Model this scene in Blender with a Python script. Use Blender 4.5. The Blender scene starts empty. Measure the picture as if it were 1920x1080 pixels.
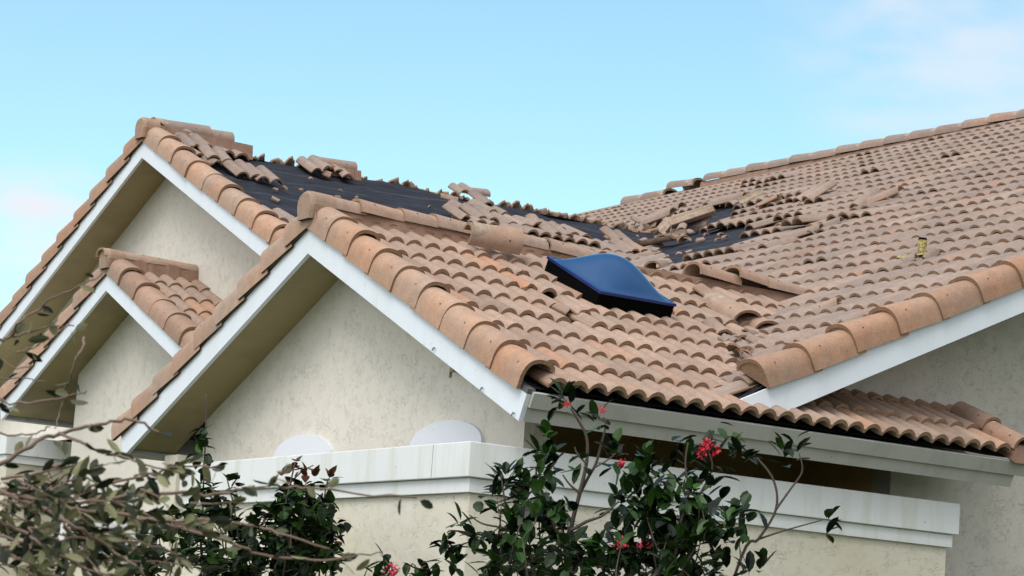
import bpy, math, random
from mathutils import Vector, Matrix, noise as mnoise
rnd = random.Random(7)
C = bpy.context.scene.collection
sc = bpy.context.scene

# ------------------------------------------------------------------ camera
YAW, PITCH, ROLL, FPX = 1.00579, 0.14671, 0.06968, 4550.64
DX, DY = 29.674, 48.6985
ZC = 1.62                                   # eye height above the ground
cy, sy = math.cos(YAW), math.sin(YAW)
cp, sp = math.cos(PITCH), math.sin(PITCH)
cr, sr = math.cos(ROLL), math.sin(ROLL)
R1 = Matrix(((sy, -cy, 0), (cy, sy, 0), (0, 0, 1)))
R2 = Matrix(((1, 0, 0), (0, cp, sp), (0, -sp, cp)))
R3 = Matrix(((cr, 0, sr), (0, 1, 0), (-sr, 0, cr)))
CM = R3 @ R2 @ R1                            # world -> (right, forward, up)
CMT = CM.transposed()
EYE = Vector((0, 0, ZC))
cam = bpy.data.cameras.new('camera'); camo = bpy.data.objects.new('camera', cam); C.objects.link(camo)
camo.matrix_world = Matrix.Translation(EYE) @ Matrix((CM[0], CM[2], -CM[1])).transposed().to_4x4()
cam.sensor_width = 36; cam.lens = FPX / 1920 * 36
cam.shift_x = -DX / 1920; cam.shift_y = DY / 1920
cam.clip_start = .1; cam.clip_end = 3000
cam.dof.use_dof = True; cam.dof.focus_distance = 15.5; cam.dof.aperture_fstop = 13
sc.camera = camo

def ray(px, py):
    return CMT @ Vector(((px - 960 - DX) / FPX, 1, (540 + DY - py) / FPX))
def at(px, py, d):                            # point at forward distance d
    return EYE + ray(px, py) * d
def hit(px, py, p, n):                        # point on a plane
    v = ray(px, py); return EYE + v * ((p - EYE).dot(n) / v.dot(n))
def pix(p):
    v = CM @ (p - EYE)
    return 960 + DX + FPX * v.x / v.y, 540 + DY - FPX * v.z / v.y
def inside(pt, poly):
    x, y = pt; c = False; j = len(poly) - 1
    for i in range(len(poly)):
        xi, yi = poly[i]; xj, yj = poly[j]
        if (yi > y) != (yj > y) and x < (xj - xi) * (y - yi) / (yj - yi) + xi: c = not c
        j = i
    return c

# ------------------------------------------------------------------ sky, sun, exposure
SUN_EL, SUN_AZ = math.radians(52), math.radians(212)   # direction to the sun, azimuth in the xy plane
sdir = Vector((math.cos(SUN_EL) * math.cos(SUN_AZ), math.cos(SUN_EL) * math.sin(SUN_AZ), math.sin(SUN_EL)))
world = bpy.data.worlds.new('World'); sc.world = world; world.use_nodes = True
nt = world.node_tree; nt.nodes.clear()
def wn(t, **k):
    n = nt.nodes.new(t)
    for a, b in k.items(): setattr(n, a, b)
    return n
out = wn('ShaderNodeOutputWorld'); bg = wn('ShaderNodeBackground'); bg.inputs[1].default_value = .12
skyt = wn('ShaderNodeTexSky'); skyt.sky_type = 'NISHITA'; skyt.sun_disc = False
skyt.sun_elevation = SUN_EL; skyt.sun_rotation = math.pi / 2 - SUN_AZ
skyt.air_density = 1.0; skyt.dust_density = .6; skyt.ozone_density = 1.5
tint = wn('ShaderNodeMix', data_type='RGBA', blend_type='MULTIPLY'); tint.inputs[0].default_value = 1
tint.inputs[7].default_value = (1.19, 1.37, 1.18, 1)
tc = wn('ShaderNodeTexCoord')
dot = wn('ShaderNodeVectorMath', operation='DOT_PRODUCT')
vd = ray(960, 540).normalized(); dot.inputs[1].default_value = vd
mr = wn('ShaderNodeMapRange', interpolation_type='SMOOTHSTEP')     # overcast everywhere but the clear side
mr.inputs[1].default_value = .90; mr.inputs[2].default_value = .25; mr.inputs[3].default_value = 0; mr.inputs[4].default_value = 1
nz = wn('ShaderNodeTexNoise'); nz.inputs['Scale'].default_value = 2.2; nz.inputs['Detail'].default_value = 6
mp = wn('ShaderNodeMapping'); mp.inputs['Scale'].default_value = (1, 1, 2.6)
nz2 = wn('ShaderNodeTexNoise'); nz2.inputs['Scale'].default_value = 22; nz2.inputs['Detail'].default_value = 5; nz2.inputs['Roughness'].default_value = .45
mr2 = wn('ShaderNodeMapRange', interpolation_type='SMOOTHSTEP')
mr2.inputs[1].default_value = .25; mr2.inputs[2].default_value = .75; mr2.inputs[3].default_value = 0; mr2.inputs[4].default_value = 1
def patch(px, py, deg, amt):                     # a faint cloud in one part of the clear sky
    d_ = wn('ShaderNodeVectorMath', operation='DOT_PRODUCT'); d_.inputs[1].default_value = ray(px, py).normalized()
    m_ = wn('ShaderNodeMapRange', interpolation_type='SMOOTHSTEP'); m_.inputs[1].default_value = math.cos(math.radians(deg)); m_.inputs[2].default_value = 1
    m_.inputs[4].default_value = amt
    nt.links.new(tc.outputs['Generated'], d_.inputs[0]); nt.links.new(d_.outputs['Value'], m_.inputs[0]); return m_.outputs[0]
mx = wn('ShaderNodeMath', operation='MAXIMUM'); mul = wn('ShaderNodeMath', operation='MULTIPLY'); mul.use_clamp = True
cloud = wn('ShaderNodeMix', data_type='RGBA'); cloud.inputs[7].default_value = (9.0, 9.1, 9.4, 1)
ad = wn('ShaderNodeMath', operation='MULTIPLY_ADD'); ad.inputs[1].default_value = .9; ad.inputs[2].default_value = .55
L = nt.links.new
L(tc.outputs['Generated'], dot.inputs[0]); L(dot.outputs['Value'], mr.inputs[0])
L(tc.outputs['Generated'], nz.inputs['Vector']); L(nz.outputs['Fac'], ad.inputs[0])
L(mr.outputs[0], mul.inputs[0]); L(ad.outputs[0], mul.inputs[1])
L(tc.outputs['Generated'], mp.inputs['Vector']); L(mp.outputs[0], nz2.inputs['Vector']); L(nz2.outputs['Fac'], mr2.inputs[0])
pa = wn('ShaderNodeMath', operation='ADD'); L(patch(75, 405, 1.9, 1.0), pa.inputs[0]); L(patch(1780, 25, 4.8, .62), pa.inputs[1])
pm = wn('ShaderNodeMath', operation='MULTIPLY'); L(pa.outputs[0], pm.inputs[0]); L(mr2.outputs[0], pm.inputs[1])
pc_ = wn('ShaderNodeMix', data_type='RGBA'); pc_.inputs[7].default_value = (5.2, 5.3, 5.6, 1); L(pm.outputs[0], pc_.inputs[0])
L(mul.outputs[0], mx.inputs[0]); mx.inputs[1].default_value = 0
ld = wn('ShaderNodeVectorMath', operation='DOT_PRODUCT'); ld.inputs[1].default_value = Vector((-.78, -.05, .62)).normalized()
lr = wn('ShaderNodeMapRange'); lr.inputs[1].default_value = -.4; lr.inputs[2].default_value = .9; lr.inputs[3].default_value = .45; lr.inputs[4].default_value = 1.25
L(tc.outputs['Generated'], ld.inputs[0]); L(ld.outputs['Value'], lr.inputs[0])
cc = wn('ShaderNodeVectorMath', operation='SCALE'); cc.inputs[0].default_value = (7.7, 7.85, 8.2); L(lr.outputs[0], cc.inputs['Scale']); L(cc.outputs[0], cloud.inputs[7])
L(skyt.outputs[0], tint.inputs[6]); L(tint.outputs[2], pc_.inputs[6]); L(pc_.outputs[2], cloud.inputs[6]); L(mx.outputs[0], cloud.inputs[0])
L(cloud.outputs[2], bg.inputs[0]); L(bg.outputs[0], out.inputs[0])
sl = bpy.data.lights.new('sun', 'SUN'); sl.energy = 1.5; sl.angle = math.radians(28); sl.color = (1, .96, .9)
so = bpy.data.objects.new('sun', sl); C.objects.link(so); so.rotation_euler = (-sdir).to_track_quat('-Z', 'Y').to_euler(); so.location = (0, 0, 30)
sc.view_settings.view_transform = 'Standard'; sc.view_settings.look = 'None'
sc.view_settings.exposure = .50; sc.view_settings.gamma = 1
sc.cycles.max_bounces = 6

# ------------------------------------------------------------------ materials
def mat(name, col, rough=.8, **k):
    m = bpy.data.materials.new(name); m.use_nodes = True
    b = m.node_tree.nodes['Principled BSDF']
    b.inputs['Base Color'].default_value = (*col, 1); b.inputs['Roughness'].default_value = rough
    for a, v in k.items(): b.inputs[a.replace('_', ' ')].default_value = v
    return m
class NG:
    def __init__(s, m): s.t = m.node_tree; s.b = s.t.nodes['Principled BSDF']
    def n(s, typ, ins=None, **k):
        x = s.t.nodes.new(typ)
        for a, v in k.items(): setattr(x, a, v)
        for a, v in (ins or {}).items():
            if hasattr(v, 'is_output'): s.t.links.new(v, x.inputs[a])
            else: x.inputs[a].default_value = v
        return x
    def pos(s): return s.n('ShaderNodeNewGeometry').outputs['Position']
    def noise(s, scale, detail=4, rough=.5, vec=None, dist=0):
        return s.n('ShaderNodeTexNoise', {'Vector': vec if vec is not None else s.pos(), 'Scale': scale, 'Detail': detail, 'Roughness': rough, 'Distortion': dist}).outputs['Fac']
    def ramp(s, f, a, b, lo=0., hi=1.):
        return s.n('ShaderNodeMapRange', {0: f, 1: a, 2: b, 3: lo, 4: hi}).outputs[0]
    def mix(s, f, a, b, mode='MIX'):
        x = s.n('ShaderNodeMix', None, data_type='RGBA', blend_type=mode)
        for i, v in ((0, f), (6, a), (7, b)):
            if hasattr(v, 'is_output'): s.t.links.new(v, x.inputs[i])
            elif i == 0: x.inputs[i].default_value = v
            else: x.inputs[i].default_value = (*v, 1)
        return x.outputs[2]
    def math(s, op, a, b):
        return s.n('ShaderNodeMath', {0: a, 1: b}, operation=op).outputs[0]
    def col(s, o): s.t.links.new(o, s.b.inputs['Base Color'])
    def bump(s, h, strength=.5, dist=.01):
        x = s.n('ShaderNodeBump', {'Height': h, 'Strength': strength, 'Distance': dist}); s.t.links.new(x.outputs[0], s.b.inputs['Normal'])

def tile_mat(name, base, orange, grey, bigdirt=.5):
    m = mat(name, base, .85); g = NG(m)
    a = g.n('ShaderNodeAttribute', attribute_name='tint').outputs['Color']
    sep = g.n('ShaderNodeSeparateColor', {0: a})
    c = g.mix(sep.outputs[1], base, orange)
    d = g.ramp(g.noise(1.7, 5, .6), .42, .68, 0, bigdirt)
    c = g.mix(d, c, grey)
    f = g.ramp(g.noise(90, 3, .7), .3, .7, .80, 1.14)
    f = g.math('MULTIPLY', f, g.ramp(g.noise(14, 4, .6), .3, .7, .86, 1.1))
    f = g.math('MULTIPLY', f, g.ramp(sep.outputs[0], 0, 1, .74, 1.2))
    c = g.mix(1., c, g.n('ShaderNodeCombineColor', {0: f, 1: f, 2: f}).outputs[0], 'MULTIPLY')
    sp_ = g.ramp(g.noise(38, 2, .5), .71, .78, 0, .5)
    c = g.mix(sp_, c, (.06, .045, .035))
    g.col(c); g.bump(g.noise(130, 3, .6), .35, .004)
    return m
TILE = tile_mat('clay_tile', (.330, .232, .176), (.43, .215, .122), (.27, .212, .172))
TILEM = tile_mat('clay_tile_weathered', (.268, .200, .163), (.35, .195, .128), (.232, .194, .168), .7)
RAKE = tile_mat('clay_barrel_tile', (.350, .238, .170), (.39, .208, .122), (.315, .238, .184), .8)
EDGE = mat('tile_broken_edge', (.20, .118, .066), .95); g = NG(EDGE)
g.col(g.mix(g.ramp(g.noise(120, 4, .7), .35, .7), (.33, .205, .125), (.17, .10, .062))); g.bump(g.noise(150, 3, .6), .6, .006)
UNDERTILE = mat('tile_underside', (.40, .33, .25), .95); g = NG(UNDERTILE)
g.col(g.mix(g.ramp(g.noise(14, 4, .7), .35, .7), (.38, .295, .225), (.21, .155, .115))); g.bump(g.noise(60, 3, .6), .4, .005)
MORTAR = mat('brown_mortar', (.30, .165, .10), .95); g = NG(MORTAR)
g.col(g.mix(g.ramp(g.noise(8, 5, .6), .3, .7), (.27, .165, .115), (.20, .118, .08))); g.bump(g.noise(40, 4, .6), .5, .01)
HOLE = mat('nail_hole', (.012, .008, .006), .9)
FELT = mat('black_underlayment', (.016, .019, .028), .7, Specular_IOR_Level=.3); g = NG(FELT)
v = g.n('ShaderNodeMapping', {'Vector': g.pos(), 'Scale': (1.2, 6, 6)}).outputs[0]
w = g.noise(2.2, 7, .7, v)
v2 = g.n('ShaderNodeMapping', {'Vector': g.pos(), 'Rotation': (.3, .2, .9), 'Scale': (2.2, 22, 9)}).outputs[0]
w2 = g.noise(1.6, 5, .7, v2)
c = g.mix(g.ramp(w, .36, .66), (.004, .005, .010), (.024, .027, .042))
c = g.mix(g.ramp(w2, .60, .74, 0, .8), c, (.040, .040, .052))
c = g.mix(g.ramp(g.noise(26, 5, .7), .64, .76, 0, .55), c, (.17, .125, .095))
g.col(c); g.bump(g.math('ADD', w, g.math('MULTIPLY', w2, .5)), .9, .05)
def felt_laps(V, name):
    m = FELT.copy(); m.name = name; g = NG(m)
    d = g.n('ShaderNodeVectorMath', {0: g.pos(), 1: V}, operation='DOT_PRODUCT').outputs['Value']
    d = g.math('ADD', g.math('MULTIPLY', d, 1 / .40), g.math('MULTIPLY', g.noise(1.5, 4, .6), .30))
    fr = g.math('FRACT', d, 0)
    ln = g.ramp(fr, 0, .05, 1, 0)
    old = g.b.inputs['Base Color'].links[0].from_socket
    c = g.mix(g.math('MULTIPLY', ln, .8), old, (.002, .002, .004))
    c = g.mix(g.ramp(fr, .84, .98, 0, .7), c, (.062, .066, .085)); g.col(c)
    ob = g.b.inputs['Normal'].links[0].from_node; hs = ob.inputs['Height'].links[0].from_socket
    g.t.links.new(g.math('ADD', hs, g.math('MULTIPLY', fr, .5)), ob.inputs['Height'])
    return m
def stucco(name, base, low, bumpd=.012):
    m = mat(name, base, .92); g = NG(m)
    p = g.pos()
    def strokes(sc_, seed):
        q = g.n('ShaderNodeVectorMath', {0: p, 1: (seed, seed * 2, seed * 3)}, operation='ADD').outputs[0]
        n1 = g.noise(sc_, 2, .5, q, 1.6)
        ln = g.ramp(g.math('ABSOLUTE', g.math('SUBTRACT', n1, .5), 0), 0, .022, 1, 0)
        return g.math('MULTIPLY', ln, g.ramp(g.noise(sc_ * .7, 2, .5, q), .50, .60))
    st = g.math('MAXIMUM', strokes(13, 3.1), strokes(21, 7.7))
    c = g.mix(g.ramp(g.noise(.55, 4, .6), .35, .7), base, low)
    c = g.mix(g.ramp(g.noise(7, 4, .6), .35, .75, 0, .05), c, (.30, .26, .18))
    c = g.mix(g.ramp(g.noise(30, 2, .5), .76, .82, 0, .4), c, (.15, .13, .1))
    g.col(c)
    h = g.math('ADD', g.math('MULTIPLY', st, -.8), g.math('MULTIPLY', g.noise(26, 4, .6), .45))
    g.bump(h, .55, bumpd)
    return m
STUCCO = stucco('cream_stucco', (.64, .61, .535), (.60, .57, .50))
STUCCO2 = stucco('shaded_cream_stucco', (.50, .48, .425), (.46, .44, .39), .02)  # cream stucco, darkened in colour for the wall turned from the light
STUCCO3 = stucco('stained_stucco', (.645, .615, .53), (.54, .50, .36))
def paint(name, base, dirt, amt=.35, streak=True):
    m = mat(name, base, .55); g = NG(m)
    v = g.n('ShaderNodeMapping', {'Vector': g.pos(), 'Scale': (6, 6, .8) if streak else (2, 2, 2)}).outputs[0]
    c = g.mix(g.ramp(g.noise(1.2, 6, .65, v), .48, .8, 0, amt), base, dirt)
    c = g.mix(g.ramp(g.noise(45, 2, .5), .73, .78, 0, .6), c, (.12, .11, .1))
    g.col(c); g.bump(g.noise(30, 4, .6), .12, .004)
    return m
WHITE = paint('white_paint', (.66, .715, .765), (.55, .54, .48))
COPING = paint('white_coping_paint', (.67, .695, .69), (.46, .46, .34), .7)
EAVEW = paint('shaded_eave_paint', (.43, .43, .405), (.25, .24, .215), .6)  # white boards greyed: shade of the down-tilted eave side is in the colour
SOFFIT = paint('shaded_soffit_paint', (.30, .24, .112), (.14, .108, .045), .6, False)  # off-white boards; the olive shade under the roof is painted in
PANEL = paint('panel_white', (.64, .67, .71), (.6, .61, .63), .2)
METAL = mat('drip_edge_shadow', (.10, .10, .10), .5)  # dark tone stands for the shadow at the drip edge
BLACKF = mat('black_frame', (.0012, .0012, .0015), .8, Specular_IOR_Level=.05)
DOME = mat('blue_acrylic', (.0001, .046, .145), .14, Specular_IOR_Level=.22, Coat_Weight=.25, Coat_Roughness=.05)
FLANGE = mat('blue_flange', (.004, .022, .12), .2)
FOAM = mat('yellow_foam', (.42, .33, .10), .9); g = NG(FOAM)
g.col(g.mix(g.ramp(g.noise(35, 4, .7), .4, .62), (.50, .40, .13), (.12, .10, .06))); g.bump(g.noise(40, 4, .6), .8, .02)
STEEL = mat('hook_steel', (.25, .25, .26), .4, Metallic=.7)
BRASS = mat('dull_bracket', (.30, .25, .15), .6)
WOOD = mat('weathered_wood', (.05, .05, .05), .9); g = NG(WOOD)
v = g.n('ShaderNodeMapping', {'Vector': g.pos(), 'Scale': (30, 30, 2)}).outputs[0]
g.col(g.mix(g.noise(1, 5, .7, v), (.015, .016, .018), (.13, .13, .14))); g.bump(g.noise(1, 5, .7, v), .6, .01)
GROUND = mat('lawn', (.05, .08, .03), .95); g = NG(GROUND)
g.col(g.mix(g.noise(3, 6, .7), (.03, .055, .018), (.085, .10, .04)))
BROWNW = stucco('shade_brown_stucco', (.62, .43, .18), (.54, .37, .15))  # brown cast of the shade under the eave put into the wall colour
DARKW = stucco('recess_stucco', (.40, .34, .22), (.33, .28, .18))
def leafm(name, a, b, rough=.35, spec=.2):
    m = mat(name, a, rough, Specular_IOR_Level=spec); g = NG(m)
    t_ = g.n('ShaderNodeAttribute', attribute_name='tint').outputs['Color']
    s = g.n('ShaderNodeSeparateColor', {0: t_})
    g.col(g.mix(s.outputs[0], a, b))
    return m
LEAF = leafm('dark_glossy_leaf', (.0025, .008, .003), (.037, .105, .011), .40)
LEAFB = leafm('vine_leaf', (.003, .009, .002), (.048, .125, .012), .45)
LEAFR = leafm('russet_leaf', (.055, .018, .010), (.13, .045, .02), .45)
LEAFO = leafm('olive_leaf', (.007, .014, .006), (.205, .205, .105), .6)
STEM = mat('shrub_stem', (.075, .058, .045), .85)
TWIG = mat('grey_brown_twig', (.17, .115, .085), .85)
RED = mat('red_petal', (.55, .012, .03), .5)
PINK = mat('pink_petal', (.60, .04, .09), .5)

# ------------------------------------------------------------------ object helpers
def tag(o, label=None, cat=None, group=None, kind=None):
    if label: o['label'] = label
    if cat: o['category'] = cat
    if group: o['group'] = group
    if kind: o['kind'] = kind
    return o
def empty(name, loc, **k):
    o = bpy.data.objects.new(name, None); o.location = loc; o.empty_display_size = .2; C.objects.link(o)
    return tag(o, **k)
class MB:
    def __init__(s): s.v = []; s.f = []; s.m = []; s.t = []
    def add(s, verts, faces, mi=0, tint=(.5, 0, 0)):
        b = len(s.v); s.v.extend(verts); s.f.extend([tuple(i + b for i in f) for f in faces]); s.m.extend([mi] * len(faces))
        if isinstance(tint, list): s.t.extend(tint)
        else: s.t.extend([tint] * len(verts))
    def box(s, lo, hi, mi=0):
        x0, y0, z0 = lo; x1, y1, z1 = hi
        v = [Vector(p) for p in ((x0, y0, z0), (x1, y0, z0), (x1, y1, z0), (x0, y1, z0), (x0, y0, z1), (x1, y0, z1), (x1, y1, z1), (x0, y1, z1))]
        s.add(v, [(3, 2, 1, 0), (4, 5, 6, 7), (0, 1, 5, 4), (1, 2, 6, 5), (2, 3, 7, 6), (3, 0, 4, 7)], mi)
    def prism(s, poly, vec, mi=0):            # closed polygon (list of Vectors) swept by vec
        n = len(poly); v = list(poly) + [p + vec for p in poly]
        f = [tuple(range(n - 1, -1, -1)), tuple(range(n, 2 * n))] + [(i, (i + 1) % n, n + (i + 1) % n, n + i) for i in range(n)]
        s.add(v, f, mi)
    def tube(s, pts, radii, k=6, mi=0, tint=(.5, 0, 0)):
        n = len(pts); V = []; F = []
        for i, p in enumerate(pts):
            d = (pts[min(i + 1, n - 1)] - pts[max(i - 1, 0)])
            d = d.normalized() if d.length > 1e-9 else Vector((0, 0, 1))
            a = d.cross(Vector((.31, .2, .93))).normalized(); b = d.cross(a)
            r = radii[i] if isinstance(radii, (list, tuple)) else radii
            for j in range(k):
                t = 2 * math.pi * j / k; V.append(p + (a * math.cos(t) + b * math.sin(t)) * r)
        for i in range(n - 1):
            for j in range(k):
                F.append((i * k + j, i * k + (j + 1) % k, (i + 1) * k + (j + 1) % k, (i + 1) * k + j))
        F.append(tuple(range(k - 1, -1, -1))); F.append(tuple((n - 1) * k + j for j in range(k)))
        s.add(V, F, mi, tint)
    def build(s, name, mats, parent=None, smooth=False, loc=None, bevel=0, recalc=True):
        me = bpy.data.meshes.new(name)
        off = Vector(loc) if loc is not None else Vector()
        me.from_pydata([tuple(Vector(p) - off) for p in s.v], [], s.f)
        mats = mats if isinstance(mats, (list, tuple)) else [mats]
        for m in mats: me.materials.append(m)
        me.polygons.foreach_set('material_index', s.m)
        if smooth: me.polygons.foreach_set('use_smooth', [True] * len(s.f))
        a = me.attributes.new('tint', 'FLOAT_COLOR', 'POINT')
        flat = []
        for t in s.t: flat.extend((t[0], t[1], t[2], 1.))
        a.data.foreach_set('color', flat)
        if recalc:
            import bmesh
            bm = bmesh.new(); bm.from_mesh(me); bmesh.ops.recalc_face_normals(bm, faces=bm.faces); bm.to_mesh(me); bm.free()
        me.update()
        o = bpy.data.objects.new(name, me); C.objects.link(o); o.location = off
        if parent: attach(o, parent)
        if bevel:
            b = o.modifiers.new('bevel', 'BEVEL'); b.width = bevel; b.segments = 2; b.limit_method = 'ANGLE'
        return o
def wl(o):                                     # world location of an unrotated object
    return o.location + (wl(o.parent) + o.matrix_parent_inverse.translation if o.parent else Vector())
def attach(o, parent):
    o.parent = parent; o.matrix_parent_inverse = Matrix.Translation(-wl(parent))
def copy(o, loc, parent):
    c = o.copy(); C.objects.link(c); c.location = loc; attach(c, parent); return c

# ------------------------------------------------------------------ house numbers (fitted to the photograph)
T = .45580                                     # roof slope
ca = 1 / math.sqrt(1 + T * T); sa = T * ca
xA, yA, zA = 7.1196, 13.9515, 2.6016 + ZC      # front gable: lower edge of the fascia at its apex
xB, yB, zB = 9.4450, 22.3200, 4.8428 + ZC      # tall gable behind
xC, yC, zC = 8.9508, 21.7198, 3.3602 + ZC      # small porch gable
xM, zM = 19.9058, 6.9163 + ZC                  # main ridge
yR = 11.2281; xE = 10.8197; HR = .3963; OV = .386
ySide = 11.79                                  # the side wall's plane
DK = .205                                      # deck above the fascia's lower edge
DKM = -.10
X = Vector((1, 0, 0)); Y = Vector((0, 1, 0)); Z = Vector((0, 0, 1))

class Plane:                                   # a roof slope: P(u, v, h)
    def __init__(s, O, U, V): s.O = Vector(O); s.U = U; s.V = V; s.N = U.cross(V)
    def P(s, u, v, h=0): return s.O + s.U * u + s.V * v + s.N * h
    def uvh(s, p): d = p - s.O; return d.dot(s.U), d.dot(s.V), d.dot(s.N)
    def px(s, x, y, h=0): return hit(x, y, s.O + s.N * h, s.N)
EV = 2.80                                      # horizontal run from ridge to tile eave, front gable
PAR = Plane((xA, yA - EV, zA + DK - T * EV), X, Vector((0, ca, sa)))
PAL = Plane((xA, yA + EV, zA + DK - T * EV), -X, Vector((0, -ca, sa)))
EB = 7.2
PBR = Plane((xB, yB - EB, zB + DK - T * EB), X, Vector((0, ca, sa)))
PBL = Plane((xB, yB + EB, zB + DK - T * EB), -X, Vector((0, -ca, sa)))
EC = 2.58
PCR = Plane((xC, yC - EC, zC + DK - T * EC), X, Vector((0, ca, sa)))
PCL = Plane((xC, yC + EC, zC + DK - T * EC), -X, Vector((0, -ca, sa)))
xM0 = 7.6
TM = T + .0046                                 # the main slope, a touch steeper
cm = 1 / math.sqrt(1 + TM * TM); sm = TM * cm
zM0 = zM - .045 - TM * (xM - xM0)
PM = Plane((xM0, yR, zM0), -Y, Vector((cm, 0, sm)))
PMr = Plane((xM0, yR, zM + DKM - T * (xM - xM0)), -Y, Vector((ca, 0, sa)))

FELTB = felt_laps(Vector((0, ca, sa)), 'lapped_underlayment')
FELTM = felt_laps(Vector((ca, 0, sa)), 'lapped_underlayment')
# ------------------------------------------------------------------ tiles
SS = (0, .05, .09, .15, .24, .36, .5, .64, .76, .85, .91, .95)
def prof(s, H):
    q = (s - .5) / .44
    return H * max(0., 1 - q * q) ** .72 if abs(q) < 1 else 0.
def tile_geo(pitch, nroll, Lg, lift, th, H, r, jagf=0, jagb=0, orange=.07, u0=0., cut=None):
    """double-roll tile: verts in (u, v, h), faces, materials (0 top, 1 edge, 2 underside)"""
    us = [(k + s) * pitch for k in range(nroll) for s in SS] + [nroll * pitch]
    hs = [prof(s, H) for k in range(nroll) for s in SS] + [0]
    n = len(us)
    br = r.gauss(.5, .16); orr = [(r.random() ** 2 * .9 if r.random() < orange * 2 else r.random() * .12) for _ in range(nroll)]
    V = []; Tn = []
    jf = [0] * n; jb = [0] * n
    if jagf:
        a = 0
        for i in range(n): a += r.uniform(-1, 1) * jagf * .35; jf[i] = abs(a) + r.random() * jagf * .25
    if jagb:
        a = 0
        for i in range(n): a += r.uniform(-1, 1) * jagb * .35; jb[i] = abs(a) + r.random() * jagb * .25
    def row(v, dh, jj, sgn):
        for i in range(n):
            V.append((us[i] + u0, v + sgn * jj[i], hs[i] + dh * max(0, 1 - (v + sgn * jj[i]) / Lg) + (0)))
            k = min(i // len(SS), nroll - 1)
            Tn.append((br, orr[k], 0))
    row(0, lift, jf, 1); row(Lg, lift, jb, -1)
    b = len(V)
    for i in range(2 * n): V.append((V[i][0], V[i][1], V[i][2] - th)); Tn.append((br, 0, 0))
    e = len(V)
    for i in range(n): V.append(V[i]); Tn.append((br, 0, 0))
    for i in range(n): V.append(V[b + i]); Tn.append((br, 0, 0))
    F = []; M = []
    for i in range(n - 1):
        F.append((i, i + 1, n + i + 1, n + i)); M.append(0)
        F.append((b + i, b + n + i, b + n + i + 1, b + i + 1)); M.append(2)
        F.append((e + i, e + n + i, e + n + i + 1, e + i + 1)); M.append(1)
    # sides and back
    F.append((0, n, b + n, b)); M.append(1)
    F.append((n - 1, b + n - 1, b + 2 * n - 1, 2 * n - 1)); M.append(1)
    if jagb or cut:
        for i in range(n - 1): F.append((n + i, n + i + 1, b + n + i + 1, b + n + i)); M.append(1)
    return V, F, M, Tn
def add_tile(mb, pl, u, v, pitch, nroll, Lg, th, H, r, lift=None, rot=0, dh=0, h0=.012, **k):
    V, F, M, Tn = tile_geo(pitch, nroll, Lg, th * 1.25 if lift is None else lift, th, H, r, **k)
    c, s_ = math.cos(rot), math.sin(rot)
    cu = pitch * nroll / 2
    P = []
    for a, b, h in V:
        a -= cu
        P.append(pl.P(u + cu + a * c - b * s_, v + a * s_ + b * c, h + dh + h0))
    base = len(mb.v); mb.v.extend(P); mb.f.extend([tuple(i + base for i in f) for f in F]); mb.m.extend(M); mb.t.extend(Tn)
def field(name, pl, mt, pitch, expo, H, u_range, v_max, keep, parent, seed, th=.017, jitter=1., slip=.02, broken=.02, under=True, orange=.07, jagb=0, rise=None, h0=.012):
    r = random.Random(seed); mb = MB()
    k = 0
    while k * expo < v_max:
        v = k * expo
        j = 0
        u = u_range[0] - (k % 2) * pitch
        while u < u_range[1]:
            Lg = min(expo * 1.16, v_max - v + .02)
            nroll = 2
            if Lg > .06:
                c0 = keep(u + pitch * .5, v + expo * .5); c1 = keep(u + pitch * 1.5, v + expo * .5)
                uu = u; go = c0 or c1
                if go and not (c0 and c1):
                    nroll = 1; uu = u if c0 else u + pitch
                if uu < u_range[0] - 1e-6 and nroll == 2: nroll = 1; uu = u + pitch
                if uu + nroll * pitch > u_range[1] + pitch * .6: go = go and nroll == 2; nroll = 1
                if go and uu >= u_range[0] - 1e-6:
                    dv = r.gauss(0, .004 * jitter); dh = abs(r.gauss(0, .002 * jitter)); rot = r.gauss(0, .004 * jitter); lift = th * 1.25
                    q = r.random()
                    edge = uu < u_range[0] + 2 * pitch or uu > u_range[1] - 3 * pitch
                    if edge: rot = 0
                    elif q < slip: dv -= r.uniform(.02, .07); rot += r.gauss(0, .03)
                    elif q < slip * 2: lift += r.uniform(.01, .035)
                    if rise: lift += rise(u + pitch, v + expo * .3) * r.random()
                    jf = r.uniform(.04, .10) if r.random() < broken else 0
                    add_tile(mb, pl, uu, v + dv, pitch, nroll, Lg, th, H, r, lift=lift, rot=rot, dh=dh, jagf=jf, orange=orange, jagb=jagb, h0=h0)
            u += 2 * pitch
        k += 1
    return mb.build(name, [mt, EDGE, UNDERTILE], parent, smooth=True, recalc=False)

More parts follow.
